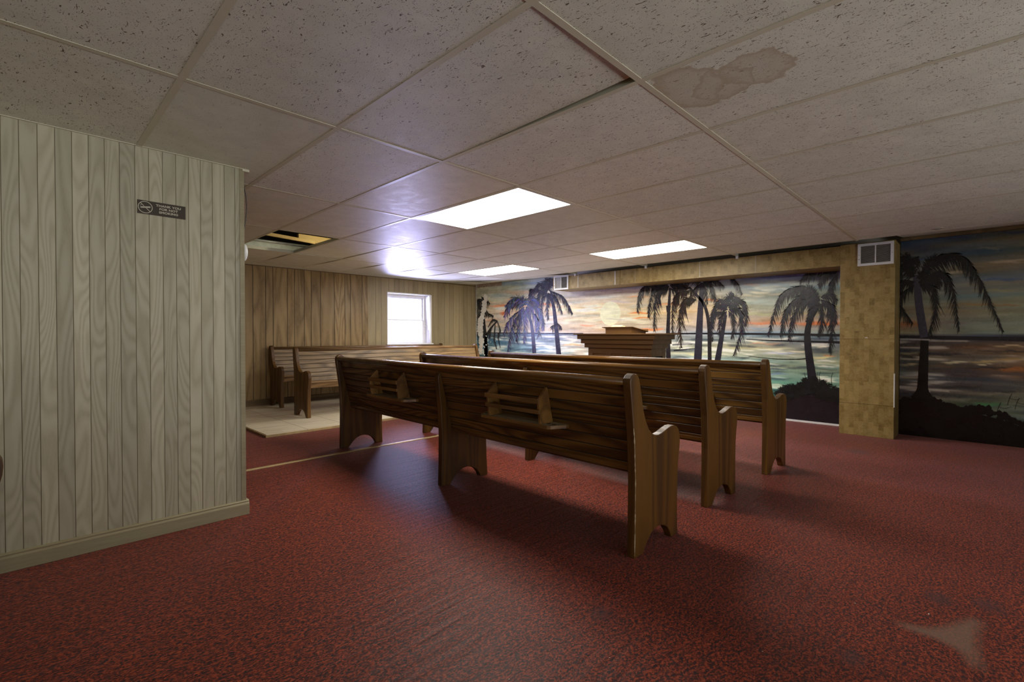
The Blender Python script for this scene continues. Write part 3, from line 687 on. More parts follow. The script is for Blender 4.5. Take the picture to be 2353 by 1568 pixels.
palm(mu, [(1614, 650), (1609, 720), (1603, 835)], 9, 18, (58, 54, 66), [(16, [(1612, 652), (1630, 650), (1640, 670), (1645, 695)]), (14, [(1613, 655), (1622, 668), (1626, 700)]), [(1610, 650), (1590, 640), (1572, 650)], [(1615, 648), (1640, 640), (1665, 660)], (12, [(1676, 634), (1692, 650), (1706, 676)]), [(1612, 652), (1600, 660), (1592, 680)]], 13, (50, 46, 50))
palm(mu, [(1583, 660), (1604, 682), (1620, 705), (1629, 750), (1631, 835)], 5, 9, (48, 42, 46), [(17, [(1586, 668), (1560, 676), (1547, 700), (1545, 772)]), (22, [(1592, 688), (1574, 690), (1562, 730), (1566, 800)]), (16, [(1600, 690), (1584, 686), (1570, 700), (1560, 720)]), [(1584, 664), (1572, 655), (1556, 665)], [(1586, 664), (1590, 672), (1588, 690)]], 15, (50, 38, 32))
palm(mu, [(1668, 724), (1659, 770), (1648, 835)], 6, 14, (50, 48, 58), [(16, [(1672, 712), (1650, 700), (1636, 722), (1633, 748)]), (15, [(1668, 718), (1642, 720), (1634, 745), (1638, 785)]), (18, [(1675, 712), (1700, 712), (1706, 750), (1686, 818)]), (16, [(1674, 708), (1702, 690), (1716, 715), (1712, 750)]), [(1672, 705), (1672, 685), (1682, 672)], [(1671, 708), (1658, 688), (1642, 700)], [(1674, 715), (1688, 735), (1680, 780)], [(1670, 716), (1654, 735), (1655, 770)], [(1673, 704), (1690, 684), (1700, 690)]], 14, (46, 44, 52))
palm(mu, [(1880, 705), (1862, 735), (1855, 775), (1862, 840), (1872, 906)], 9, 21, (34, 32, 42), [(20, [(1884, 690), (1850, 660), (1795, 680), (1764, 772)]), (20, [(1884, 692), (1845, 678), (1806, 715), (1793, 775)]), (20, [(1884, 698), (1850, 690), (1822, 730), (1812, 782)]), (18, [(1886, 700), (1866, 708), (1852, 740)]), (20, [(1886, 690), (1905, 700), (1912, 750), (1905, 810)]), (18, [(1886, 698), (1890, 730), (1880, 775)]), (18, [(1886, 684), (1908, 676), (1924, 690)]), (18, [(1888, 690), (1915, 705), (1922, 745)]), (18, [(1925, 622), (1895, 630), (1880, 655)]), (18, [(1925, 622), (1870, 620), (1838, 646)]), (18, [(1925, 630), (1910, 650), (1905, 676)])], 18, (38, 36, 46), 8, 40)
# peeled strip at the left edge
rp = random.Random(4)
for i in range(34):
    t = i/33; x = 1112-10*t+3*math.sin(t*9)+ (3 if t < .1 else 0); y = 678+134*t; w = 3.0+2.5*rp.random()+2*math.sin(t*PI)
    mu.poly([(x+w*math.cos(a)*rp.uniform(.7, 1.2), y+w*0.8*math.sin(a)*rp.uniform(.7, 1.2)) for a in np.linspace(0, 2*PI, 9)[:-1]], (182, 180, 170), 0.0045+i*1e-5)
for i in range(26):
    x = rp.gauss(1118, 14); y = rp.uniform(770, 818); w = rp.uniform(0.5, 1.6)
    mu.poly([(x+w*math.cos(a), y+w*math.sin(a)) for a in np.linspace(0, 2*PI, 7)[:-1]], (190, 195, 190), 0.0045)
for i in range(14):   # bare patches at the top corner
    x = 1097+i*4; mu.poly([(x, 655-i*.5), (x+5, 654-i*.6), (x+4, 661-i*.3-2*rp.random()), (x, 663-i*.4)], (120, 105, 92), 0.004)
mu.ribbon([(1095, 655), (1095, 830)], 2.5, 2.5, (150, 150, 140), 0.005)
# undergrowth round the right hand palm
def bush(mu, x0, x1, yf, n, size, col, seed):
    r = random.Random(seed)
    for i in range(n):
        x = r.uniform(x0, x1); y = yf(x)+r.uniform(-3, 8); a = -PI/2+r.uniform(-1.15, 1.15); L = size*r.uniform(0.5, 1.2)
        pts = [(x, y), (x+math.cos(a)*L*0.5, y+math.sin(a)*L*0.5), (x+math.cos(a*0.96)*L, y+math.sin(a*0.96)*L*0.9)]
        mu.frond(pts, size*0.36, col, 7, droop=-0.1, seed=i)
gy = lambda x: np.interp(x, [1795, 1830, 1860, 1880, 1905, 1926], [925, 905, 898, 900, 915, 922])
mu.poly([(1795, 985), (1795, 922), (1815, 912), (1830, 908), (1850, 900), (1880, 901), (1900, 912), (1926, 925), (1950, 930), (1950, 992)], (34, 26, 34), 0.002)
bush(mu, 1800, 1940, gy, 150, 30, (24, 28, 28), 2)
for (x, y, h_) in ((1872, 880, 40), (1880, 885, 30), (1852, 878, 22), (1884, 880, 26), (1912, 890, 34)):
    mu.ribbon([(x, y), (x-2, y-h_*.6), (x+rp.uniform(-6, 6), y-h_)], 1.6, 0.4, (46, 60, 56))
for i in range(20):
    x = rp.uniform(1895, 1924); y = rp.uniform(930, 975); mu.ribbon([(x, y), (x+rp.uniform(-4, 4), y+rp.uniform(3, 9))], 1.6, .5, (75, 72, 98))
mu.finish('mural', 'large painted sunset seascape with many palm trees and a pale sun, behind the pulpit')

T2 = {2055: [(540, (40, 48, 60)), (600, (58, 66, 72)), (640, (74, 80, 74)), (680, (88, 88, 72)), (720, (98, 92, 72)), (750, (110, 84, 62)), (766, (110, 112, 98)), (772, (36, 36, 40)), (800, (46, 42, 40)), (830, (62, 62, 56)), (860, (64, 62, 56)), (900, (50, 48, 52)), (925, (30, 27, 24)), (1010, (18, 12, 9))],
      2200: [(530, (46, 54, 64)), (580, (62, 70, 74)), (620, (84, 86, 78)), (650, (82, 90, 92)), (690, (88, 94, 84)), (715, (104, 96, 76)), (745, (92, 98, 92)), (766, (108, 112, 98)), (772, (40, 40, 48)), (795, (62, 52, 46)), (825, (88, 74, 56)), (850, (76, 62, 52)), (880, (64, 62, 62)), (905, (62, 60, 54)), (940, (54, 68, 52)), (1000, (12, 12, 11))],
      2353: [(520, (72, 70, 52)), (570, (72, 76, 66)), (605, (88, 84, 72)), (640, (70, 80, 88)), (680, (100, 102, 80)), (710, (96, 98, 80)), (745, (98, 106, 92)), (766, (106, 110, 94)), (772, (34, 34, 44)), (795, (84, 68, 52)), (825, (92, 74, 54)), (855, (96, 66, 44)), (880, (66, 64, 62)), (920, (76, 78, 66)), (955, (66, 78, 74)), (1010, (10, 12, 11))],
      2500: [(520, (72, 70, 52)), (605, (88, 84, 72)), (680, (100, 102, 80)), (745, (98, 106, 92)), (766, (106, 110, 94)), (772, (34, 34, 44)), (855, (96, 66, 44)), (955, (66, 78, 74)), (1010, (10, 12, 11))]}
m2 = Mural(XMR, -2.4, 0.64, 0.002, 2.045, 0.012, T2, 2.6)
m2.brushwork(20, 40, 772)
for (px_, py_, lx, ly, col, a) in [
    (2310, 602, 46, 3, (132, 122, 104), .9), (2330, 598, 30, 2, (140, 130, 112), .8), (2260, 612, 30, 2.5, (110, 108, 92), .7), (2280, 570, 40, 2.5, (112, 110, 92), .7), (2200, 626, 40, 3, (130, 124, 104), .8), (2150, 618, 30, 3, (100, 104, 96), .7),
    (2300, 642, 50, 4, (50, 66, 98), .8), (2340, 534, 50, 4, (34, 44, 70), .7), (2190, 545, 50, 5, (36, 46, 66), .7), (2100, 570, 50, 10, (38, 46, 66), .5), (2130, 596, 60, 3, (46, 60, 90), .6), (2250, 585, 70, 3, (44, 58, 66), .7),
    (2240, 700, 80, 4, (108, 92, 62), .8), (2320, 702, 40, 2, (110, 84, 48), .7), (2090, 745, 30, 7, (124, 80, 48), .8), (2180, 742, 60, 3, (90, 80, 76), .6), (2290, 668, 60, 3, (120, 116, 84), .6),
    (2190, 833, 30, 3, (170, 160, 130), .9), (2260, 832, 40, 3, (140, 124, 84), .8), (2260, 837, 24, 1.6, (180, 165, 130), .8), (2320, 826, 40, 4, (124, 100, 60), .8), (2320, 795, 50, 2, (140, 122, 96), .8), (2230, 799, 50, 3, (92, 66, 48), .7), (2150, 805, 40, 4, (84, 68, 54), .6), (2330, 850, 40, 6, (124, 74, 36), .7), (2220, 862, 60, 6, (50, 44, 44), .7), (2170, 815, 60, 3, (22, 22, 30), .8), (2280, 846, 60, 2, (24, 20, 20), .8), (2300, 808, 60, 2.5, (28, 26, 30), .7), (2090, 812, 30, 3, (96, 92, 72), .8), (2085, 822, 26, 4, (20, 20, 20), .8), (2090, 838, 26, 3, (130, 122, 92), .8), (2080, 855, 30, 6, (70, 76, 70), .6), (2090, 868, 30, 4, (96, 82, 60), .5),
    (2200, 890, 60, 4, (34, 32, 34), .7), (2270, 905, 50, 3, (100, 96, 80), .6), (2310, 900, 40, 2, (30, 28, 30), .7), (2200, 918, 50, 4, (98, 96, 84), .6), (2150, 915, 20, 6, (96, 96, 86), .6), (2270, 930, 40, 5, (48, 96, 56), .6), (2320, 940, 50, 8, (88, 96, 86), .5)]:
    m2.stroke(px_, py_, lx, ly, col, a)
m2.ribbon([(2052, 774), (2150, 776), (2260, 778), (2360, 780), (2420, 780)], 6, 12, (36, 35, 42), n=20)
palm(m2, [(2106, 632), (2112, 700), (2124, 776)], 16, 20, (70, 68, 84), [(24, [(2108, 640), (2150, 592), (2210, 590), (2255, 650), (2306, 764)]), (24, [(2112, 650), (2160, 625), (2188, 660), (2204, 762)]), (22, [(2114, 655), (2145, 660), (2150, 710), (2132, 774)]), (20, [(2104, 628), (2080, 590), (2062, 600)]), (20, [(2102, 636), (2078, 610), (2060, 640)]), (20, [(2102, 648), (2072, 648), (2060, 690)]), (20, [(2100, 655), (2064, 690), (2098, 744)]), (20, [(2104, 630), (2090, 600), (2110, 592)]), (18, [(2110, 650), (2140, 640), (2165, 650)])], 20, (26, 27, 29), dens=46)
m2.ribbon([(2125, 783), (2122, 850), (2119, 915)], 18, 26, (22, 19, 18), 0.003, 18, 16)
m2.poly([(2052, 1010), (2052, 930), (2075, 920), (2105, 915), (2140, 916), (2170, 934), (2210, 945), (2240, 950), (2290, 962), (2330, 975), (2353, 985), (2420, 1000), (2420, 1040)], (15, 12, 10), 0.002)
gy2 = lambda x: np.interp(x, [2055, 2105, 2140, 2210, 2260, 2353], [930, 920, 922, 944, 940, 975])
def blobs(mu_, x0, x1, yf, n, sz, col, seed):
    r = random.Random(seed)
    for i in range(n):
        x = r.uniform(x0, x1); y = yf(x)+r.uniform(-4, 8); w = sz*r.uniform(.5, 1.2)
        mu_.poly([(x+w*math.cos(a)*r.uniform(.7, 1.2), y+w*math.sin(a)*r.uniform(.6, 1.2)) for a in np.linspace(0, 2*PI, 10)[:-1]], col, 0.0025+i*2e-6)
blobs(m2, 2056, 2370, gy2, 150, 9, (16, 14, 12), 5)
for (x, y) in ((2325, 905), (2300, 925), (2342, 915)):
    m2.ribbon([(x, y), (x-6, y+12), (x-10, y+26)], 1.4, 1.0, (40, 42, 34)); m2.ribbon([(x-6, y+10), (x+8, y+14), (x+24, y+10)], .9, .6, (40, 42, 34))
m2.finish('mural', 'dark painted seascape with one big palm, right of the wallpapered pillar')

mb = MB(); mb.box(XM-0.012, XM-0.006, 1.11, YF-0.02, 0.0, 0.022, M['white']); struct(mb.build('baseboard_front'))
# ------------------------------------------------------------------ wallpapered duct box and pillar
mb = MB()
mb.box(6.12, XM-0.008, 1.106, 5.055, 1.782, 1.992, M['wallpaper'])
for (y, w) in ((4.55, 0.02), (3.88, 0.025), (2.62, 0.008), (1.95, 0.006), (3.55, 0.004)):   # taped seams
    mb.box(6.117, 6.1205, y-w/2, y+w/2, 1.785, 1.990, M['plaster'])
mb.box(6.116, 6.1205, 3.80, 3.835, 1.784, 1.991, M['wallpaper'])
tag(mb.build('duct_enclosure', bevel=0.003), 'long wallpapered duct box running under the ceiling above the mural', 'soffit')
mb = MB()
mb.box(6.12, XM-0.008, 0.645, 1.105, 0.0, 2.0, M['wallpaper'])
mb.box(6.117, 6.121, 0.650, 1.100, 1.005, 1.020, M['wallpaper']); mb.box(6.1165, 6.121, 0.65, 1.10, 0.333, 0.337, M['wallpaper'])
mb.box(6.118, 6.145, 0.640, 0.6475, 0.32, 0.66, M['white']); mb.box(6.115, 6.118, 0.86, 0.885, 1.016, 1.022, M['white'])
tag(mb.build('pillar', bevel=0.003), 'square pillar covered in mottled ochre wallpaper between the two murals', 'pillar')

def register(name, y0, y1, z0, z1, label, nl, left_closed):
    cx = (y0+y1)/2
    r = thing(name, (6.12, cx, (z0+z1)/2), label, 'air vent')
    hy, hz = (y1-y0)/2, (z1-z0)/2; w = 0.026
    m_ = MB(); 
    for (a, b_, c, d) in ((-hy, hy, hz-w, hz), (-hy, hy, -hz, -hz+w), (-hy, -hy+w, -hz+w, hz-w), (hy-w, hy, -hz+w, hz-w)):
        m_.box(-0.014, 0.0, a, b_, c, d, M['white'])
    m_.box(-0.012, 0.0, -0.005, 0.005, -hz+w, hz-w, M['white'])
    m_.build('frame', r, 0.002)
    m_ = MB(); m_.box(-0.0015, 0.0, -hy+w, hy-w, -hz+w, hz-w, M['dark']); m_.build('backing', r)
    for k in range(nl):
        z = -hz+w+(k+0.5)*(2*hz-2*w)/nl
        for (a, b_, sh) in ((-hy+w, -0.005, 0), (0.005, hy-w, 1)):
            m_ = MB(); mt = Matrix.Translation((-0.006, 0, z)) @ Matrix.Rotation(0.5 if not (left_closed and sh) else 1.3, 4, 'Y')
            hh = 0.5*(2*hz-2*w)/nl
            m_.box(-hh*0.9, hh*0.9, a, b_, -0.0008, 0.0008, M['grille'], mtx=mt)
            m_.build('louver', r)
    m_ = MB()
    m_.tube([(-0.014, hy-0.012, -hz*0.35), (-0.024, hy-0.012, -hz*0.42)], 0.004, M['grille'], 8); m_.build('lever', r)
    for yy in (-hy+0.012, hy-0.012):
        m_ = MB(); m_.tube([(-0.0135, yy, 0), (-0.0165, yy, 0)], 0.004, M['grille'], 8); m_.build('screw', r)
register('wall_register', 0.655, 0.952, 1.760, 1.990, 'white metal vent with fine louvers at the top of the wallpapered pillar', 16, False)
register('wall_register', 4.735, 5.030, 1.777, 2.006, 'small white metal vent at the window end of the duct box', 9, True)

# ------------------------------------------------------------------ suspended ceiling
def ceil_z(x, y):
    def ss(t): t = min(1, max(0, t)); return t*t*(3-2*t)
    z = 0.048*ss((y-5.9)/1.4)
    z += 0.066*min(1, max(0, (x-5.93)/0.62))*(1 if y < 0.8 or y > 4.9 else 0)
    return ZC + min(z, 0.078)
def node(i, j):
    x = 1.042+0.6096*i; y = 0.9385+1.2192*j
    if j >= 5: y = 7.27; x *= 1.03
    return x, y
IMIN, IMAX, JMIN, JMAX = -6, 8, -4, 5
TEE = 0.012
special = {}
mb = MB(); 
cut = lambda x, y: (x, y, ceil_z(x, y)+0.0012)
LIGHTS = {(2, 1), (6, 1), (6, 3), (-2, -1), (3, -2)}
HOLE = (1, 3); ASKEW = (0, 0); STAINED = (1, -1); SAG = (2, 3)
for i in range(IMIN, IMAX):
    for j in range(JMIN, JMAX):
        if (i, j) in LIGHTS or (i, j) in (HOLE, ASKEW, STAINED, SAG): continue
        a, b_, c, d = node(i, j), node(i+1, j), node(i+1, j+1), node(i, j+1)
        smooth = j >= 2 or (j >= 1 and i >= 3) or (j == 1 and i in (-1, 1)) 
        smooth = smooth and not (i >= 6 and j < 1)
        # keep the tile fields clear of the partition
        mb.add([cut(*a), cut(*b_), cut(*c), cut(*d)], [(0, 3, 2, 1)], M['ctile_s'] if smooth else M['ctile'], rnd())
# margins: to the mural wall, to the far wall, to the unseen walls
def quad(x0_, x1_, y0_, y1_, mat, t=0.6):
    mb.add([cut(x0_, y0_), cut(x1_, y0_), cut(x1_, y1_), cut(x0_, y1_)], [(0, 3, 2, 1)], mat, t)
x8 = node(8, 0)[0]
quad(x8, XMR, YR, 0.62, M['ctile'])
for (ya, yb) in ((5.09, 5.815), (5.815, 6.4), (6.4, 7.0), (7.0, 7.27)): 
    n_ = 4
    for k in range(n_): quad(x8+(XM-0.008-x8)*k/n_, x8+(XM-0.008-x8)*(k+1)/n_, ya, yb, M['ctile_s'], 0.7)
for i in range(IMIN, IMAX+1):
    xa = node(i, 5)[0]; xb = node(i+1, 5)[0] if i < IMAX else XM
    quad(xa, min(xb, XM), 7.27, YF, M['ctile_s'], rnd())
quad(node(8, 5)[0]-0.18, XM, 7.0, 7.27, M['ctile_s'], 0.7)
quad(XB, XM, YR-0.1, node(0, JMIN)[1], M['ctile'])
struct(mb.build('ceiling'))
ceil = bpy.data.objects['ceiling']
# grid bars
mb = MB()
def tee(p, q, w=TEE):
    n_ = 6
    for k in range(n_):
        a = (p[0]+(q[0]-p[0])*k/n_, p[1]+(q[1]-p[1])*k/n_); b2 = (p[0]+(q[0]-p[0])*(k+1)/n_, p[1]+(q[1]-p[1])*(k+1)/n_)
        d = Vector((q[0]-p[0], q[1]-p[1])).normalized(); nx_, ny_ = -d.y*w, d.x*w
        za, zb = ceil_z(*a), ceil_z(*b2)
        P8 = [(a[0]+nx_, a[1]+ny_, za-0.001), (a[0]-nx_, a[1]-ny_, za-0.001), (b2[0]-nx_, b2[1]-ny_, zb-0.001), (b2[0]+nx_, b2[1]+ny_, zb-0.001)]
        P8 += [(x, y, z+0.0018) for (x, y, z) in P8]
        mb.add(P8, [(0, 1, 2, 3), (7, 6, 5, 4), (0, 4, 5, 1), (1, 5, 6, 2), (2, 6, 7, 3), (3, 7, 4, 0)], M['tee'])
        s2 = 0.001/w
        mb.add([(a[0], a[1], za+0.001), (b2[0], b2[1], zb+0.001), (b2[0], b2[1], zb+0.034), (a[0], a[1], za+0.034)], [(0, 1, 2, 3)], M['tee'])
for j in range(JMIN, JMAX+1):
    for i in range(IMIN, IMAX):
        if j >= 2 and node(i+1, j)[0] < 0.2: continue
        tee(node(i, j), node(i+1, j), 0.0125)
    xe = {0: 5.985, 1: 6.15, 2: 6.15, 3: 6.15}.get(j, 6.45)
    if 0 <= j <= 3:
        tee((x8, node(8, j)[1]), (xe, node(8, j)[1]), 0.011)
for i in range(IMIN, IMAX+1):
    for j in range(JMIN, JMAX):
        if node(i, j)[0] < 0.9 and j >= 2: continue
        a_, b_ = node(i, j), node(i, j+1)
        tee((a_[0], a_[1]+0.0128), (b_[0], b_[1]-0.0128), 0.0125)
for j in (1, 2, 3): mb.box(6.095, 6.112, node(8, j)[1]-0.013, node(8, j)[1]+0.013, ZC-0.034, ZC-0.001, M['white'])
tg = mb.build('ceiling_grid', ceil)
# wall angle at the near partition and the mural
mb = MB(); mb.box(XB, XP+0.02, YL-0.012, YL+0.012, ZC-0.002, ZC+0.002, M['tee'])
mb.box(XP-0.006, XP+0.03, YL-0.01, YL+0.12, ZC-0.012, ZC+0.004, M['tee'])
mb.build('wall_angle', ceil)
mb = MB(); mb.box(XMR-0.03, XMR, YR, 0.64, 2.03, 2.062, M['base_d']); struct(mb.build('trim_2'))
# deck over the ceiling
mb = MB(); mb.box(XB-0.1, XM+0.2, YR-0.1, YF+0.2, ZT, ZT+0.05, M['plenum'])
mb.build('deck', ceil)

def loose_tile(cell, mat, label, zs, dxy=(0, 0), rot=0.0, shrink=0.004):
    i, j = cell; a = node(i, j); c = node(i+1, j+1); cx, cy = (a[0]+c[0])/2, (a[1]+c[1])/2
    hx, hy = (c[0]-a[0])/2-shrink, (c[1]-a[1])/2-shrink
    m_ = MB(); n_ = 10
    co, si = math.cos(rot), math.sin(rot)
    V = []; 
    for layer in (0, 0.015):
        for q in range(n_+1):
            for p in range(n_+1):
                u, w = -1+2*p/n_, -1+2*q/n_
                x, y = u*hx, w*hy
                x, y = x*co-y*si+dxy[0], x*si+y*co+dxy[1]
                # corner heights: (-,-) (+,-) (+,+) (-,+), blended
                z = ((1-u)*(1-w)*zs[0]+(1+u)*(1-w)*zs[1]+(1+u)*(1+w)*zs[2]+(1-u)*(1+w)*zs[3])/4
                V.append((x, y, z+layer+0.0012))
    m1 = n_+1; F = []
    for q in range(n_):
        for p in range(n_):
            k = q*m1+p; F.append((k, k+m1, k+m1+1, k+1)); k += m1*m1; F.append((k, k+1, k+m1+1, k+m1))
    for p in range(n_):
        for k, l in ((p, p+1), (n_*m1+p+1, n_*m1+p)): F.append((k, l, l+m1*m1, k+m1*m1))
        k, l = (p+1)*m1, p*m1; F.append((k, l, l+m1*m1, k+m1*m1)); k, l = p*m1+n_, (p+1)*m1+n_; F.append((k, l, l+m1*m1, k+m1*m1))
    m_.add(V, F, mat, 0.35)
    o = m_.build('ceiling_tile'); o.location = (cx, cy, ZC)
    if cell == SAG: o.data.attributes['tone'].data.foreach_set('value', [1.0]*len(o.data.polygons))  # lightest tone stands in for window light on this tile
    return tag(o, label, 'ceiling tile')
STAINS = [(-0.09, 0.27, 0.135, 0.13), (-0.11, 0.50, 0.20, 0.12), (-0.06, 0.40, 0.12, 0.12)]
M['ctile_st'] = mat_stained()
loose_tile(ASKEW, M['ctile'], 'ceiling tile pushed up askew, leaving a dark gap along one edge', (0.002, 0.010, 0.0, 0.0), (-0.012, -0.006), -0.030)
loose_tile(STAINED, M['ctile_st'], 'ceiling tile with a brown water stain', (0, 0, 0, 0))
loose_tile(SAG, M['ctile_s'], 'plain ceiling tile beside the missing one, toned lighter for the window light it catches', (0.0, 0.0, 0.006, 0.006))

# ------------------------------------------------------------------ recessed ceiling lights
def troffer(cell, label, sag=0.0, lens=None):
    i, j = cell; a = node(i, j); c = node(i+1, j+1); cx, cy = (a[0]+c[0])/2, (a[1]+c[1])/2
    r = thing('ceiling_light', (cx, cy, ZC), label, 'ceiling light', 0, 'lit fluorescent panels in the ceiling')
    hx, hy = (c[0]-a[0])/2-0.012, (c[1]-a[1])/2-0.012; w = 0.016
    m_ = MB()
    for (x0_, x1_, y0_, y1_) in ((-hx, hx, -hy, -hy+w), (-hx, hx, hy-w, hy), (-hx, -hx+w, -hy+w, hy-w), (hx-w, hx, -hy+w, hy-w)):
        m_.box(x0_, x1_, y0_, y1_, -0.001, 0.012, M['white'])
    m_.build('frame', r, 0.001)
    m_ = MB(); n_ = 8
    V = [(-hx+w+(2*hx-2*w)*p/n_, -hy+w+(2*hy-2*w)*q/n_, 0.006-sag*math.sin(PI*p/n_)*math.sin(PI*q/n_)) for q in range(n_+1) for p in range(n_+1)]
    F = [(q*(n_+1)+p, q*(n_+1)+p+1, (q+1)*(n_+1)+p+1, (q+1)*(n_+1)+p) for q in range(n_) for p in range(n_)]
    m_.add(V, F, lens or M['lens']); m_.build('diffuser', r)
    m_ = MB(); m_.box(-hx, hx, -hy, hy, 0.10, 0.105, M['white'])
    for (x0_, x1_, y0_, y1_) in ((-hx, hx, -hy, -hy+.004), (-hx, hx, hy-.004, hy), (-hx, -hx+.004, -hy, hy), (hx-.004, hx, -hy, hy)):
        m_.box(x0_, x1_, y0_, y1_, 0.012, 0.10, M['white'])
    m_.build('housing', r)
    return r
troffer((2, 1), 'lit rectangular ceiling light nearest the camera, the largest of the three', 0.006)
troffer((6, 1), 'lit rectangular ceiling light close to the duct box above the pulpit', 0.006)
troffer((6, 3), 'lit rectangular ceiling light nearest the window wall and mural corner', 0.006)
M['lens_dim'] = mat_emit('lamp_lens_weak', (1.0, 0.86, 0.62), TROFFER*0.10)
for cell, lb in (((-2, -1), 'unseen weak ceiling light added as fill above the camera'), ((3, -2), 'weak ceiling light outside the picture beyond its right edge')):  # panel above the camera is added fill; right one follows a warm ceiling glow
    troffer(cell, lb, 0.004, M['lens_dim'])

# things seen through the missing tile
hx0, hy0 = node(1, 3); hx1, hy1 = node(2, 4)
mb = MB(); mb.box(-0.35, 0.6, -0.022, 0.022, -0.04, 0.04, M['joist'], 0.4)
o = tag(mb.build('ceiling_joist', bevel=0.003), 'bare yellow timber joist seen through the missing ceiling tile', 'joist'); o.location = ((hx0+hx1)/2+0.55, 5.42, ZC+0.115)
mb = MB(); mb.tube([(-0.9, 0, 0), (0, 0, 0.0), (0.9, 0, 0)], 0.014, M['duct'], 14)
o = tag(mb.build('pipe', smooth=True), 'grey pipe crossing the opening of the missing ceiling tile', 'pipe'); o.location = ((hx0+hx1)/2, 5.72, ZC+0.085)
mb = MB(); mb.box(-0.30, 0.30, -0.012, 0.012, -0.02, -0.017, M['joist']); mb.box(-0.30, 0.30, -0.0015, 0.0015, -0.02, 0.015, M['joist'])
o = tag(mb.build('metal_rail'), 'thin pale metal rail hanging slantwise inside the missing tile opening', 'metal rail'); o.location = ((hx0+hx1)/2+0.05, 5.28, ZC+0.075); o.rotation_euler = (0, 0.02, 0.12)
mb = MB(); mb.box(-0.62, 0.62, -0.16, 0.16, -0.05, 0.05, M['duct'])
o = tag(mb.build('air_duct', bevel=0.004), 'flat metal duct above the missing ceiling tile', 'duct'); o.location = ((hx0+hx1)/2, 6.20, ZC+0.10)
lp = bpy.data.lights.new('plenum_fill', 'POINT'); lp.energy = 6.0; lp.color = (1.0, 0.90, 0.62); lp.shadow_soft_size = 0.05  # unseen point light added to brighten the missing tile opening
lo = bpy.data.objects.new('plenum_fill', lp); COL.objects.link(lo); lo.location = (hx1+0.15, hy0+0.25, ZC+0.28)

# small ceiling button near the mural
mb = MB(); mb.tube([(0, 0, 0), (0, 0, -0.006)], 0.045, M['plaster'], 20); mb.tube([(0, 0, -0.006), (0, 0, -0.012)], 0.02, M['grille'], 16)
o = tag(mb.build('ceiling_button', smooth=False), 'small round disc on the ceiling tile near the dark mural', 'ceiling disc'); o.location = (5.80, 0.315, ZC+0.004)

# ------------------------------------------------------------------ pews
PL = 3.11
BTOP, BBOT = (-0.019, 0.842), (0.100, 0.367)
def backx(z): return BTOP[0]+(BTOP[1]-z)*(BBOT[0]-BTOP[0])/(BTOP[1]-BBOT[1])
END = [(0.0, 0), (0.004, 0.18), (0.006, 0.36), (-0.004, 0.56), (-0.026, 0.72), (-0.038, 0.80), (-0.040, 0.828), (-0.036, 0.845), (-0.022, 0.860), (-0.002, 0.867), (0.018, 0.863), (0.034, 0.848), (0.045, 0.82), (0.058, 0.775), (0.078, 0.69), (0.100, 0.635), (0.128, 0.592), (0.160, 0.566), (0.190, 0.554), (0.222, 0.550), (0.262, 0.555), (0.31, 0.568), (0.352, 0.577), (0.385, 0.577), (0.412, 0.568), (0.432, 0.550), (0.444, 0.522), (0.447, 0.49), (0.444, 0.455), (0.434, 0.41), (0.424, 0.34), (0.418, 0.20), (0.420, 0.06), (0.424, 0.0),
       (0.355, 0.0), (0.340, 0.030), (0.315, 0.060), (0.280, 0.082), (0.235, 0.094), (0.190, 0.092), (0.150, 0.076), (0.118, 0.050), (0.092, 0.020), (0.075, 0.0)]
ARCH = END[33:]
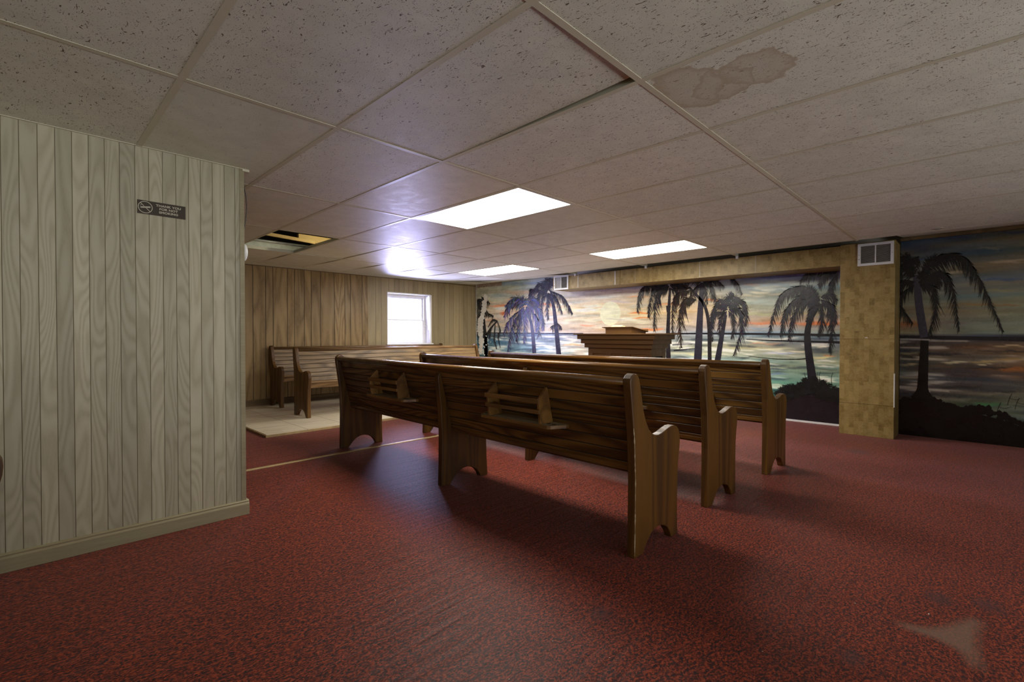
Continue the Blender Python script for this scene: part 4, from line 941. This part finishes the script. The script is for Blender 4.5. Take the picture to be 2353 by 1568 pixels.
def make_pew(name, label, racks=True, group='wooden pews'):
    boards, railm = (M['pew'], M['rail']) if racks else (M['bench'], M['bench_rail'])
    r = thing(name, (0, 0, 0), label, 'pew', 0, group)
    for (a, b_) in ((0, 0.042), (PL-0.042, PL)):
        m_ = MB(); m_.prism(END, 'Y', a, b_, M['pew_end'], 0.3+0.5*rnd())
        e = m_.build('end_panel', r, 0.0045, segs=2)
    # central support
    cs = [(0.0, 0), (0.004, 0.18), (0.006, 0.36), (-0.004, 0.56), (-0.020, 0.68), (-0.027, 0.745), (-0.024, 0.770), (-0.014, 0.786), (backx(0.782)-0.001, 0.782), (backx(0.40)-0.001, 0.40), (0.405, 0.395), (0.41, 0.30), (0.414, 0.15)]+[ARCH[0]]+ARCH[1:]
    m_ = MB(); yc = PL*0.5-0.02; m_.prism(cs, 'Y', yc-0.022, yc+0.022, M['pew_end'], 0.4); m_.build('centre_support', r, 0.003)
    # backrest boards
    nb, h = 8, (0.812-BBOT[1])/8
    m_ = MB(); t = 0.021
    for k in range(nb):
        z0_ = BBOT[1]+k*h; z1_ = z0_+h; c = 0.0045
        q = [(backx(z0_)+c, z0_), (backx(z0_+c), z0_+c), (backx(z1_-c), z1_-c), (backx(z1_)+c, z1_), (backx(z1_)+t-c, z1_), (backx(z1_-c)+t, z1_-c), (backx(z0_+c)+t, z0_+c), (backx(z0_)+t-c, z0_)]
        m_.prism(q, 'Y', 0.04, PL-0.04, boards, rnd())
        if k: m_.box(backx(z0_)+0.0025, backx(z0_)+t-0.0025, 0.04, PL-0.04, z0_-0.0035, z0_+0.0035, M['dark'])
    m_.build('backrest', r)
    # moulded top rail
    q = [(-0.014, 0.800), (-0.024, 0.802), (-0.026, 0.810), (-0.036, 0.814), (-0.042, 0.823), (-0.042, 0.834), (-0.034, 0.843), (-0.016, 0.847), (0.006, 0.846), (0.018, 0.838), (0.020, 0.824), (0.012, 0.812), (0.010, 0.800)]
    m_ = MB(); m_.prism(q, 'Y', 0.04, PL-0.04, railm, 0.6); o_ = m_.build('top_rail', r, smooth=True)
    for p in o_.data.polygons:
        p.use_smooth = len(p.vertices) == 4
    # seat boards with rounded nose and apron
    m_ = MB(); sy0, sy1 = 0.04, PL-0.04
    xs = [0.085, 0.20, 0.30, 0.395]; zz = lambda x: 0.405+0.05*(x-0.1)/0.33
    for a, b_ in zip(xs[:-1], xs[1:]):
        m_.prism([(a+.002, zz(a)-.022), (a+.002, zz(a)-.002), (a+.005, zz(a)), (b_-.003, zz(b_)), (b_, zz(b_)-.002), (b_, zz(b_)-.022)], 'Y', sy0, sy1, railm, rnd())
    zf = zz(0.395)
    m_.prism([(0.397, zf-.024), (0.397, zf), (0.42, zf+.003), (0.432, zf-.003), (0.434, zf-.014), (0.428, zf-.024)], 'Y', sy0, sy1, railm, 0.7)
    m_.build('seat', r)
    m_ = MB(); m_.box(0.398, 0.416, sy0, sy1, 0.365, zf-0.02, railm, 0.4); m_.build('seat_apron', r, 0.002)
    if racks:
        for yc in (0.755, 2.195):
            # book rack: drilled shelf, two cheeks, two bars
            zt = 0.566; xb = backx(zt)-0.001; xf = xb-0.112
            m_ = MB(); hw = 0.315
            out = [(xb, -hw-0.01), (xb, hw+0.01), (xb-0.02, hw+0.008), (xf+0.012, hw-0.035), (xf, hw-0.05), (xf, -hw+0.05), (xf+0.012, -hw+0.035), (xb-0.02, -hw-0.008)]
            m_.prism([(p[0], p[1]+yc) for p in out], 'Z', zt-0.018, zt, M['rack'], 0.5)
            m_.add([(p[0]*0.97+0.03*xb-(0.0015 if p[0] < xb else 0.0), p[1]*0.985+yc, zt+0.0008) for p in out], [tuple(range(8))], M['shelf'])
            rk = m_.build('book_rack', r)
            for s_ in (-1, 1):
                for dy in (0.235, 0.272):
                    hm = MB(); yy = yc+s_*dy*1.0; xx = xf+0.048
                    hm.add([(xx+0.0125*math.cos(a), yy+0.0125*math.sin(a), zt+0.0016) for a in np.linspace(0, 2*PI, 17)[:-1]], [tuple(range(16))], M['dark'])
                    hm.build('cup_hole', rk)
                cm = MB(); y_ = yc+s_*0.205
                cheek = [(xb-0.001, zt), (backx(0.755)-0.001, 0.755), (backx(0.757)-0.006, 0.762), (backx(0.757)-0.014, 0.755), (xf-0.002, 0.700), (xf-0.006, 0.690), (xf+0.002, 0.62), (xf+0.010, zt)]
                cm.prism(cheek, 'Y', y_-0.008, y_+0.008, M['rack'], rnd()); cm.build('side_panel', rk, 0.0015)
            for (z_, hh, x_) in ((0.690, 0.013, xf-0.010), (0.632, 0.011, xf-0.005)):
                bm_ = MB(); bm_.box(x_-0.006, x_+0.004, yc-0.218, yc+0.218, z_-hh, z_+hh, M['rack'], rnd()); bm_.build('bar', rk, 0.002)
    return r
pew = make_pew('church_pew', 'nearest dark oak pew, its back with two book racks facing the camera')
P1a = 0.0215
pew.location = (1.998, 1.158, 0); pew.rotation_euler = (0, 0, -P1a*-1.0*-1)
pew.rotation_euler = (0, 0, -0.0215)   # left end sits slightly further from the camera
dup(pew, (2.900, 1.190, 0), -0.036, 'dark oak pew in the middle of the row of three, behind the nearest one')
dup(pew, (3.895, 1.150, 0), -0.024, 'dark oak pew closest to the pulpit, furthest of the row of three')
dup(pew, (-0.500, 2.995-PL, 0), 0.0, 'pew at the far left, only its arm tip showing by the whitewashed wall')
rr = random.Random(5); m_ = MB(); L = END[:8]; V = []; nn = 46
for k in range(nn):
    z = 0.015+0.60*k/(nn-1); x_ = float(np.interp(z, [q[1] for q in L], [q[0] for q in L]))
    w = max(0.0004, rr.uniform(-0.0015, 0.0042) if k % 9 > 1 else 0.0004)
    V += [(x_-0.0008, w*0.8, z), (x_-0.0008, -0.0008, z), (x_+w, -0.0008, z)]
m_.add(V, [f for k in range(nn-1) for f in ((3*k, 3*k+1, 3*k+4, 3*k+3), (3*k+1, 3*k+2, 3*k+5, 3*k+4))], M['wear'])
m_.build('worn_edge', [c for c in pew.children if c.name.startswith('end_panel')][0])['label'] = 'pale strip where the edge is worn bare'
bench = make_pew('church_pew', 'oak pew on the tiles, in front of the one against the window wall', racks=False)
bench.location = (2.46, 6.335, 0.026); bench.rotation_euler = (0, 0, -PI/2)
dup(bench, (2.545, 7.43, 0.026), -PI/2+0.0, 'oak pew standing against the brown panelled wall under the window')

# ------------------------------------------------------------------ pulpit
pu = thing('pulpit', (5.2, 3.255, 0), 'brown wooden pulpit with stepped cornice and recessed front panels before the mural', 'pulpit')
hb, dp = 0.445, 0.355
bodyz = 0.885
mb = MB(); mb.box(0.012, dp, -hb+0.001, hb-0.001, 0.0, bodyz+0.01, M['pulpit'], 0.3)
mb.build('body', pu, 0.002)
def frame_panel(m_, axis, a0, a1, z0_, z1_, cols, plane0, plane1, stile):
    pass
mb = MB(); st = 0.07; pw = (2*hb-4*st)/3
zt0, zt1 = 0.10, 0.812
for k in range(4): mb.box(0.0, 0.014, -hb+k*(pw+st), -hb+k*(pw+st)+st, zt0, zt1, M['pulpit'], 0.2+0.2*k)
mb.box(0.0, 0.014, -hb, hb, zt1, bodyz+0.005, M['pulpit'], 0.5); mb.box(0, 0.014, -hb, hb, 0, zt0, M['pulpit'], 0.5)
mb.build('front_frame', pu, 0.0015)
for k in range(3):
    y0_ = -hb+st+k*(pw+st); mb = MB(); mb.box(0.008, 0.0125, y0_+0.004, y0_+pw-0.004, zt0+0.004, zt1-0.004, M['pulpit'], 0.9); mb.build('front_panel', pu)
mb = MB()
for (a, b_, c, d) in ((0.0, 0.10, 0, bodyz), (0.27, dp, 0, bodyz), (0.1, 0.27, 0.79, bodyz), (0.1, 0.27, 0, 0.1)):
    mb.box(a, b_, -hb-0.012, -hb+0.002, c, d, M['pulpit'], 0.6)
mb.build('side_frame', pu, 0.0015)
mb = MB(); mb.box(0.1, 0.27, -hb-0.004, -hb, 0.1, 0.79, M['dark']); mb.build('side_recess', pu)
for k, (z0_, z1_, ov) in enumerate(((0.885, 0.940, 0.036), (0.938, 0.996, 0.070), (0.994, 1.050, 0.104))):
    mb = MB(); mb.box(-ov, dp+ov*0.5, -hb-ov, hb+ov, z0_, z1_, M['pulpit'], 0.5+0.15*k); mb.build('cornice', pu, 0.002)
mb = MB(); mb.box(-0.135, dp+0.09, -hb-0.145, hb+0.145, 1.050, 1.066, M['pulpit'], 0.4); mb.build('top_slab', pu, 0.003)
mb = MB()
mb.prism([(0.05, 1.066), (0.05, 1.140), (0.40, 1.092), (0.40, 1.066)], 'Y', -0.16, 0.215, M['pulpit'], 0.5)
mb.build('reading_desk', pu, 0.002)
mb = MB(); mb.prism([(0.035, 1.1425), (0.035, 1.150), (0.42, 1.098), (0.42, 1.0905)], 'Y', -0.185, 0.26, M['pulpit'], 0.9)
mb.prism([(0.405, 1.085), (0.405, 1.122), (0.42, 1.122), (0.42, 1.085)], 'Y', -0.185, 0.26, M['pulpit'], 0.8)
mb.build('desk_top', pu, 0.0015)
mb = MB()
for k in range(6):
    mb.box(0.002*k, 0.10, -0.075+0.001*k, 0.075-0.002*k, 0.0045*k, 0.0045*k+0.004, M['paper'], rnd())
o = tag(mb.build('paper_pad'), 'small pad of cream paper lying on the pulpit reading desk', 'paper pad'); o.location = (5.2+0.06, 3.255+0.065, 1.147); o.rotation_euler = (0, 0.134, 0)

# ------------------------------------------------------------------ no-smoking sign
sg = thing('sign', (0.527, YL-0.001, 1.7015), 'brown THANK YOU FOR NOT SMOKING sign on the whitewashed wall', 'sign')
mb = MB(); mb.box(-0.1035, 0.1035, -0.003, 0, -0.0345, 0.0345, M['signbrown']); mb.build('plate', sg, 0.0008)
mb = MB(); R0, R1, cx = 0.0275, 0.0305, -0.071; n = 40
for k in range(n):
    a, b_ = 2*PI*k/n, 2*PI*(k+1)/n
    mb.add([(cx+R0*math.cos(a), -0.0036, R0*math.sin(a)), (cx+R1*math.cos(a), -0.0036, R1*math.sin(a)), (cx+R1*math.cos(b_), -0.0036, R1*math.sin(b_)), (cx+R0*math.cos(b_), -0.0036, R0*math.sin(b_))], [(0, 1, 2, 3)], M['signcream'])
def bar(p, q, w, y_, mat):
    d = Vector((q[0]-p[0], q[1]-p[1])).normalized(); nx_, nz_ = -d.y*w, d.x*w
    mb.add([(p[0]+nx_, y_, p[1]+nz_), (p[0]-nx_, y_, p[1]-nz_), (q[0]-nx_, y_, q[1]-nz_), (q[0]+nx_, y_, q[1]+nz_)], [(0, 1, 2, 3)], mat)
bar((cx-0.0205, 0.0205), (cx+0.0205, -0.0205), 0.0014, -0.0036, M['signcream'])
bar((cx-0.020, -0.002), (cx+0.022, 0.004), 0.0052, -0.0037, M['signbrown'])
bar((cx-0.018, -0.0025), (cx+0.021, 0.0035), 0.0034, -0.0040, M['signcream'])
bar((cx-0.021, -0.0030), (cx-0.0185, -0.0026), 0.0024, -0.0040, M['signcream'])
for k in range(3): bar((cx-0.021+0.002*k, 0.004+0.002*k), (cx-0.019+0.001*k, 0.009+0.002*k), 0.0005, -0.0038, M['signcream'])
mb.build('pictogram', sg)
for (txt, z_) in (('THANK YOU', 0.0125), ('FOR NOT', -0.0045), ('SMOKING', -0.0215)):
    cu = bpy.data.curves.new('t', 'FONT'); cu.body = txt; cu.size = 0.0155; cu.align_x = 'CENTER'; cu.extrude = 0.0002; cu.offset = 0.0005; cu.space_character = 1.06
    to = bpy.data.objects.new('t', cu); COL.objects.link(to)
    bpy.context.view_layer.update()
    me = bpy.data.meshes.new_from_object(to.evaluated_get(bpy.context.evaluated_depsgraph_get()))
    bpy.data.objects.remove(to); me.name = 'lettering'
    me.transform(Matrix.Translation((0.028, -0.0038, z_)) @ Matrix.Rotation(PI/2, 4, 'X') @ Matrix.Diagonal((1.15, 1, 1, 1)))
    me.materials.clear(); me.materials.append(M['signcream'])
    lo_ = bpy.data.objects.new('lettering', me); COL.objects.link(lo_); lo_.parent = sg

# ------------------------------------------------------------------ bits at the partition end
mb = MB(); cpts = [(XP+0.006, YL+0.01, 1.995), (XP+0.006, YL+0.008, 1.93), (XP+0.008, YL+0.005, 1.895), (XP+0.016, YL+0.005, 1.85), (XP+0.019, YL+0.005, 1.80), (XP+0.016, YL+0.005, 1.74), (XP+0.008, YL+0.008, 1.67), (XP+0.006, YL+0.02, 1.62)]
mb.tube(cpts, 0.0024, M['cable'], 8)
tag(mb.build('cable', smooth=True), 'thin black cable hanging down the end of the whitewashed partition', 'cable')
mb = MB()
ce = Vector((XP+0.004, YL+0.06, 1.535)); ringR = [(0.0, 0.052), (0.012, 0.054), (0.022, 0.047), (0.027, 0.034), (0.028, 0.0)]
V = []; F = []; seg = 28
for (h_, r_) in ringR:
    for k in range(seg): V.append((ce.x+h_, ce.y+r_*math.cos(2*PI*k/seg), ce.z+r_*math.sin(2*PI*k/seg)))
for a in range(len(ringR)-1):
    for k in range(seg): F.append((a*seg+k, a*seg+(k+1) % seg, (a+1)*seg+(k+1) % seg, (a+1)*seg+k))
mb.add(V, F, M['white'])
tag(mb.build('thermostat', smooth=True), 'round white wall device poking out from the partition end', 'wall device')

# crumbs on the carpet
mb = MB(); rr = random.Random(9)
for k in range(70):
    x = rr.uniform(0.7, 3.4); y = rr.uniform(-0.2, 3.0); r_ = rr.uniform(0.0009, 0.0026)
    if y < x*0.02-0.1: continue
    m0 = [(x+r_*rr.uniform(-1.5, 1.5), y+r_*rr.uniform(-1.5, 1.5), 0.001+r_*rr.uniform(0, 1.6)) for _ in range(4)]
    mb.add(m0, [(0, 1, 2), (0, 2, 3), (0, 3, 1), (1, 3, 2)], M['lint'])
o = mb.build('carpet_lint'); o['kind'] = 'stuff'; tag(o, 'scattered white specks of lint on the red carpet', 'lint')
